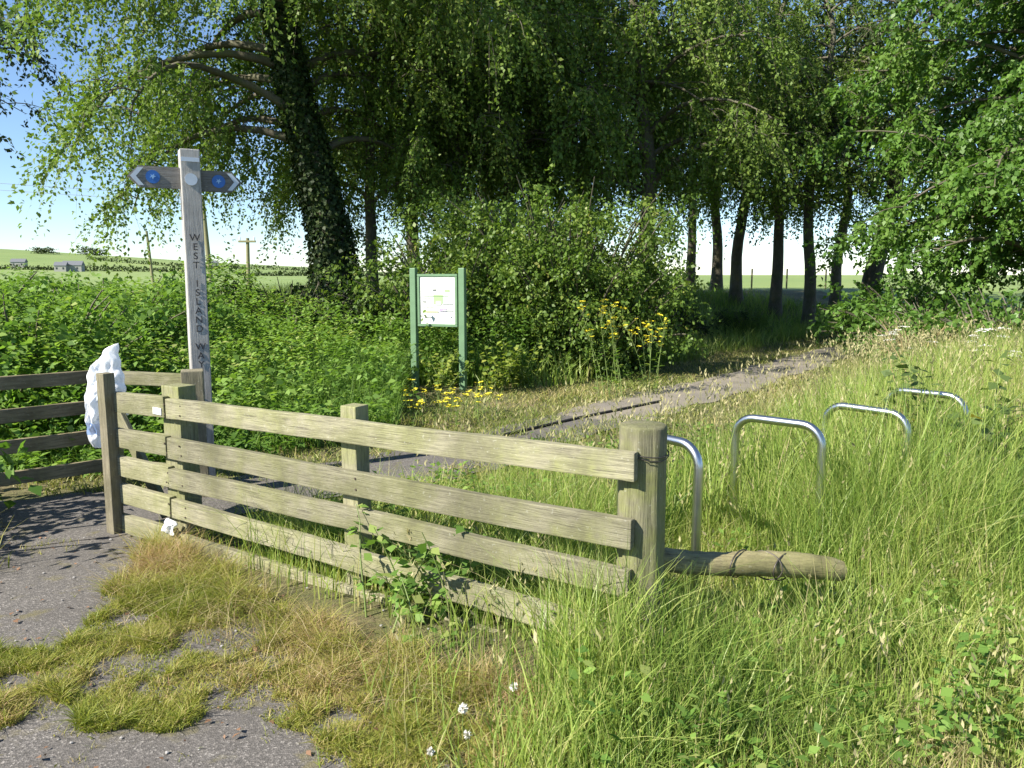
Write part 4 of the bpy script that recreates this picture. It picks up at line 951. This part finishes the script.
def leafy(seed, H, nst, R_, leaf, nl_, upright=.9):
    rg = np.random.default_rng(seed); tb = Tubes(); lf_ = Soup()
    for i in range(nst):
        P = curve((rg.normal(0, R_ * .35), rg.normal(0, R_ * .35), 0), rg.uniform(0, 6.28), rg.uniform(upright, 1.5), H * rg.uniform(.6, 1.1), rg.uniform(.1, .8), 6, rg, .15)
        tb.add(P, np.linspace(.006, .002, 7), 5)
        k = rg.uniform(.8, 6, nl_); B = np.stack([np.interp(k, np.arange(7), P[:, c]) for c in range(3)], 1); a_ = rg.uniform(0, 6.28, nl_); L = leaf * rg.uniform(.6, 1.25, nl_)
        B2 = B + np.stack([np.cos(a_), np.sin(a_), 0 * a_], 1) * L[:, None] * .3
        lf_.add(leaves(B2, np.stack([np.cos(a_), np.sin(a_), rg.normal(-.15, .35, nl_)], 1), rg.normal(0, .3, (nl_, 3)) + [0, -.2, .9], L, L * .38, rg.random(nl_), .08))
    return [tb.mesh('stems'), lf_.mesh('leaves')]
LN = ['stems', 'leaves']
place('leafy_weed', leafy(111, .52, 14, .30, .06, 18), [M['stemg'], M['nettle']], LN, (fpt(425, 600, .08)[0], fpt(425, 600, .08)[1], tz(fpt(425, 600, .08)[0], fpt(425, 600, .08)[1])), 'bright broad-leaved weed climbing the front of the lower fence rails', 'plant')
place('dock_plant', leafy(112, 1.12, 15, .32, .09, 30), [M['stemg'], M['dock']], LN, tp(972, 5.2), 'dull green dock with broad leaves and one yellow leaf in the tall grass', 'plant')
place('dock_plant', leafy(117, 1.15, 9, .25, .05, 26), [M['hay'], M['dock']], LN, tp(948, 5.7), 'thin grey-green weed standing just behind the broad-leaved dock', 'plant')
sl_ = leafy(113, 1.0, 14, .4, .10, 22)
for px, Yd, sc, lab in ((437, 10.72, .72, 'yellow-green sapling growing between the two noticeboard posts'), (495, 10.9, .85, 'yellow-green sapling just right of the noticeboard'), (528, 11.1, .75, 'small yellow-green sapling nearer the tall yellow-flowered weeds')):
    place('sapling', sl_, [M['stemg'], M['sap']], LN, tp(px, Yd), lab, 'plant', 'yellow-green saplings', px * .3, sc)
def umbel(seed, H, nst):
    rg = np.random.default_rng(seed); tb = Tubes(); fl = Soup(); lf_ = Soup()
    for i in range(nst):
        P = curve((rg.normal(0, .18), rg.normal(0, .18), 0), rg.uniform(0, 6.28), 1.45, H * rg.uniform(.7, 1.1), .3, 5, rg, .1); tb.add(P, np.linspace(.007, .004, 6), 5)
        a_ = rg.uniform(0, 6.28, 8); lf_.add(leaves(P[rg.integers(1, 4, 8)], np.stack([np.cos(a_), np.sin(a_), .1 + 0 * a_], 1), np.tile([0, 0, 1.], (8, 1)), rg.uniform(.1, .2, 8), rg.uniform(.03, .05, 8), rg.random(8)))
        nf = 46; r_ = .075 * np.sqrt(rg.random(nf)); a_ = rg.uniform(0, 6.28, nf); c_ = P[-1] + np.stack([np.cos(a_) * r_, np.sin(a_) * r_, .03 - r_ * .3], 1)
        fl.add(leaves(c_, rg.normal(0, 1, (nf, 3)) * [1, 1, .2], np.tile([0, 0, 1.], (nf, 1)) + rg.normal(0, .3, (nf, 3)), np.full(nf, .022), np.full(nf, .009), rg.random(nf)))
    return [tb.mesh('stems'), lf_.mesh('leaves'), fl.mesh('flowers')]
um = [umbel(121, .95, 7), umbel(122, .85, 5)]
for i, (px, Yd, lab) in enumerate(((985, 9.2, 'white-flowered umbel plant on the tall grass bank near the picture edge'), (1015, 8.6, 'white-flowered umbel plant cut by the picture edge'), (905, 10.4, 'white-flowered umbel plant left of the brambles on the bank'), (955, 10.6, 'white-flowered umbel plant right in front of the bright bramble bush'))):
    place('white_flower_plant', um[i % 2], [M['stemg'], M['nettle'], M['whitep']], RN, tp(px, Yd), lab, 'plant', 'white-flowered plants on the bank', i * 1.3, .92)
# clover heads
def clover():
    rg = np.random.default_rng(9); tb = Tubes(); tb.add([(0, 0, 0), (.004, 0, .05), (.002, .003, .095)], .0014, 5); fl = Soup(); n_ = 60
    d = unit(rg.normal(0, 1, (n_, 3))); fl.add(leaves(np.array([.002, .003, .10]) + d * .003, d, rg.normal(0, 1, (n_, 3)), np.full(n_, .0125), np.full(n_, .0028), rg.random(n_)))
    return [tb.mesh('stem'), fl.mesh('flower_head')]
cv = clover()
for i, (px, py, lab) in enumerate(((430, 752, 'white clover head lowest in the picture by the bare ground'), (468, 738, 'pinkish clover head in front of the fence grass'), (515, 692, 'white clover head right below the end of the bottom rail'), (464, 716, 'small white clover head above the pinkish one'))):
    g_ = gp(px, py, tz(*gp(px, py)[:2]) + .10); place('clover_flower', cv, [M['stemg'], M['pink'] if False else M['whitep']], ['stem', 'flower_head'], (g_[0], g_[1], tz(g_[0], g_[1])), lab, 'flower', 'clover flowers', i, 1.0 + .1 * i)

# ------------------------------------------------------------------ poles, wires, far things
def pole(px0, py0, px1, py1, Yd, r_, label, bar=False):
    a3, b3 = at(px0, py0, Yd), at(px1, py1, Yd); d = (a3 - b3); base = b3 - d * .25
    root = empty('utility_pole', tuple(base), label, 'pole', 'utility poles beyond the hedge')
    tb = Tubes(); tb.add(np.linspace(base, a3, 8), np.linspace(r_ * 1.15, r_ * .85, 8), 10); link('shaft', tb.mesh('shaft'), M['pole'], root, Matrix.Identity(4))
    if bar:
        link('crossarm', bmbox(.9, .09, .10, .01), M['pole'], root, Matrix.Translation(a3 - np.array([0, .1, .18])))
        for s_ in (-.38, .38):
            tb = Tubes(); tb.add([a3 + [s_, -.1, -.12], a3 + [s_, -.1, .02], a3 + [s_, -.1, .06]], [.04, .045, .02], 8); link('insulator', tb.mesh('insulator'), M['signwhite'], root, Matrix.Identity(4))
    return a3
pole(146.5, 231, 153, 282, 65, .11, 'thin far utility pole leaning against the hill left of the fingerpost')
t2 = pole(202, 195, 211, 284, 45, .13, 'leaning utility pole directly right of the fingerpost')
pole(247.5, 238, 249, 300, 42, .10, 'short utility pole with crossarm under the weeping branches', True)
for i, (py, lab) in enumerate(((147, 'upper overhead wire crossing the open sky'), (154.5, 'lower overhead wire crossing the open sky'))):
    A3 = at(-500, py - 12, 60); t = np.linspace(0, 1, 20); B3 = t2 + np.array([0, 0, -.05 - .35 * i]); P = A3 + (B3 - A3) * t[:, None]; P[:, 2] -= 1.0 * 4 * t * (1 - t) * .4
    tb = Tubes(); tb.add(P, .012, 5); tag(link('overhead_wire', tb.mesh('overhead_wire'), M['cable']), lab, 'wire', 'overhead wires')
# posts of the far field fence
for px, Yd, lab in ((752, 33, 'small field fence post left of the thick shaded trunk'), (787, 34, 'small field fence post right of the thick shaded trunk'), (864, 33, 'small field fence post next to the leaning dark tree'), (826, 35, 'small field fence post between the two thin trunks')):
    x_, y_, z_ = tp(px, Yd); o = link('field_post', bmbox(.06, .06, 1.05, .008, zbase=True), M['pole'], None, Matrix.Translation((x_, y_, z_ - .2))); tag(o, lab, 'post', 'field fence posts')
# far hedgerows and ridge trees on the hill
def far_leafrow(name, p_list, h, wdt, n_, lab, cat, leaf=1.3, seed=1):
    rg = np.random.default_rng(seed); t = rg.random(n_) * (len(p_list) - 1); xx_ = np.interp(t, np.arange(len(p_list)), [p[0] for p in p_list]); yy_ = np.interp(t, np.arange(len(p_list)), [p[1] for p in p_list])
    xx_ += rg.normal(0, wdt, n_); yy_ += rg.normal(0, wdt, n_); hh_ = h * (.4 + .9 * vnoise(xx_, yy_, .12, seed)); zz_ = np.array([hillz(a_, b_) for a_, b_ in zip(xx_, yy_)]) + hh_ * rg.random(n_)
    L = leaf * rg.uniform(.6, 1.3, n_); V = leaves(np.stack([xx_, yy_, zz_], 1), rg.normal(0, 1, (n_, 3)), rg.normal(0, 1, (n_, 3)), L, L * .4, rg.random(n_))
    return tag(link(name, qmesh(name, *V), M['fleaf']), lab, cat, None, 'stuff' if name == 'far_wood' else None)
def onhill(px, Yd): return (at(px, 275, Yd)[0], Yd)
far_leafrow('hedgerow', [onhill(-60, 470), onhill(60, 470), onhill(185, 480)], 3.2, 2.0, 1800, 'long dark hedgerow low on the far hillside', 'hedge', seed=2)
far_leafrow('hedgerow', [onhill(90, 640), onhill(200, 560), onhill(330, 600)], 2.6, 1.5, 1500, 'thin dark hedgerow crossing the upper hill field', 'hedge', seed=3)
far_leafrow('hedgerow', [onhill(240, 420), onhill(330, 400), onhill(420, 430)], 2.6, 1.5, 1300, 'dark hedgerow at the hill foot under the weeping branches', 'hedge', seed=6)
far_leafrow('far_wood', [onhill(82, 735), onhill(103, 735)], 6, 2.5, 500, 'small clump of trees on the hill skyline', 'trees', 1.6, 4)
far_leafrow('far_wood', [onhill(36, 690), onhill(54, 690)], 5, 2.5, 400, 'dark clump of trees just below the hill skyline', 'trees', 1.6, 5)
def house(px, Yd, w_, d_, h_, lab, rz=0):
    x_, y_ = onhill(px, Yd); z_ = hillz(x_, y_); root = empty('farmhouse', (x_, y_, z_), lab, 'house', 'farm buildings on the hill'); F4 = Matrix.Translation((x_, y_, z_)) @ Matrix.Rotation(rz, 4, 'Z')
    link('wall', bmbox(w_, d_, h_ + 1, 0, zbase=True), M['render'], root, F4 @ Matrix.Translation((0, 0, -1)))
    link('roof', prism([(-d_ / 2 - .3, 0), (d_ / 2 + .3, 0), (0, d_ * .42)], w_ + .6), M['slate'], root, F4 @ Matrix.Translation((0, 0, h_ + .005)) @ Matrix.Rotation(R(90), 4, 'Z'))
    for s_ in (-.28, .28): link('window', bmbox(.9, .05, 1.1, 0), M['glass'], root, F4 @ Matrix.Translation((s_ * w_, -d_ / 2 - .03, h_ * .55)))
for px, Yd, w_, d_, h_, lab in ((74, 455, 10, 6, 3.6, 'long grey-roofed farm building on the far hillside'), (62, 450, 6, 5, 3.4, 'small pale farmhouse left of the long farm building'), (20, 500, 8, 5, 3.2, 'pale farm building nearest the picture edge on the hill'), (215, 600, 5, 4, 3, 'tiny white cottage high on the hill right of the fingerpost')):
    house(px, Yd, w_, d_, h_, lab, .2)
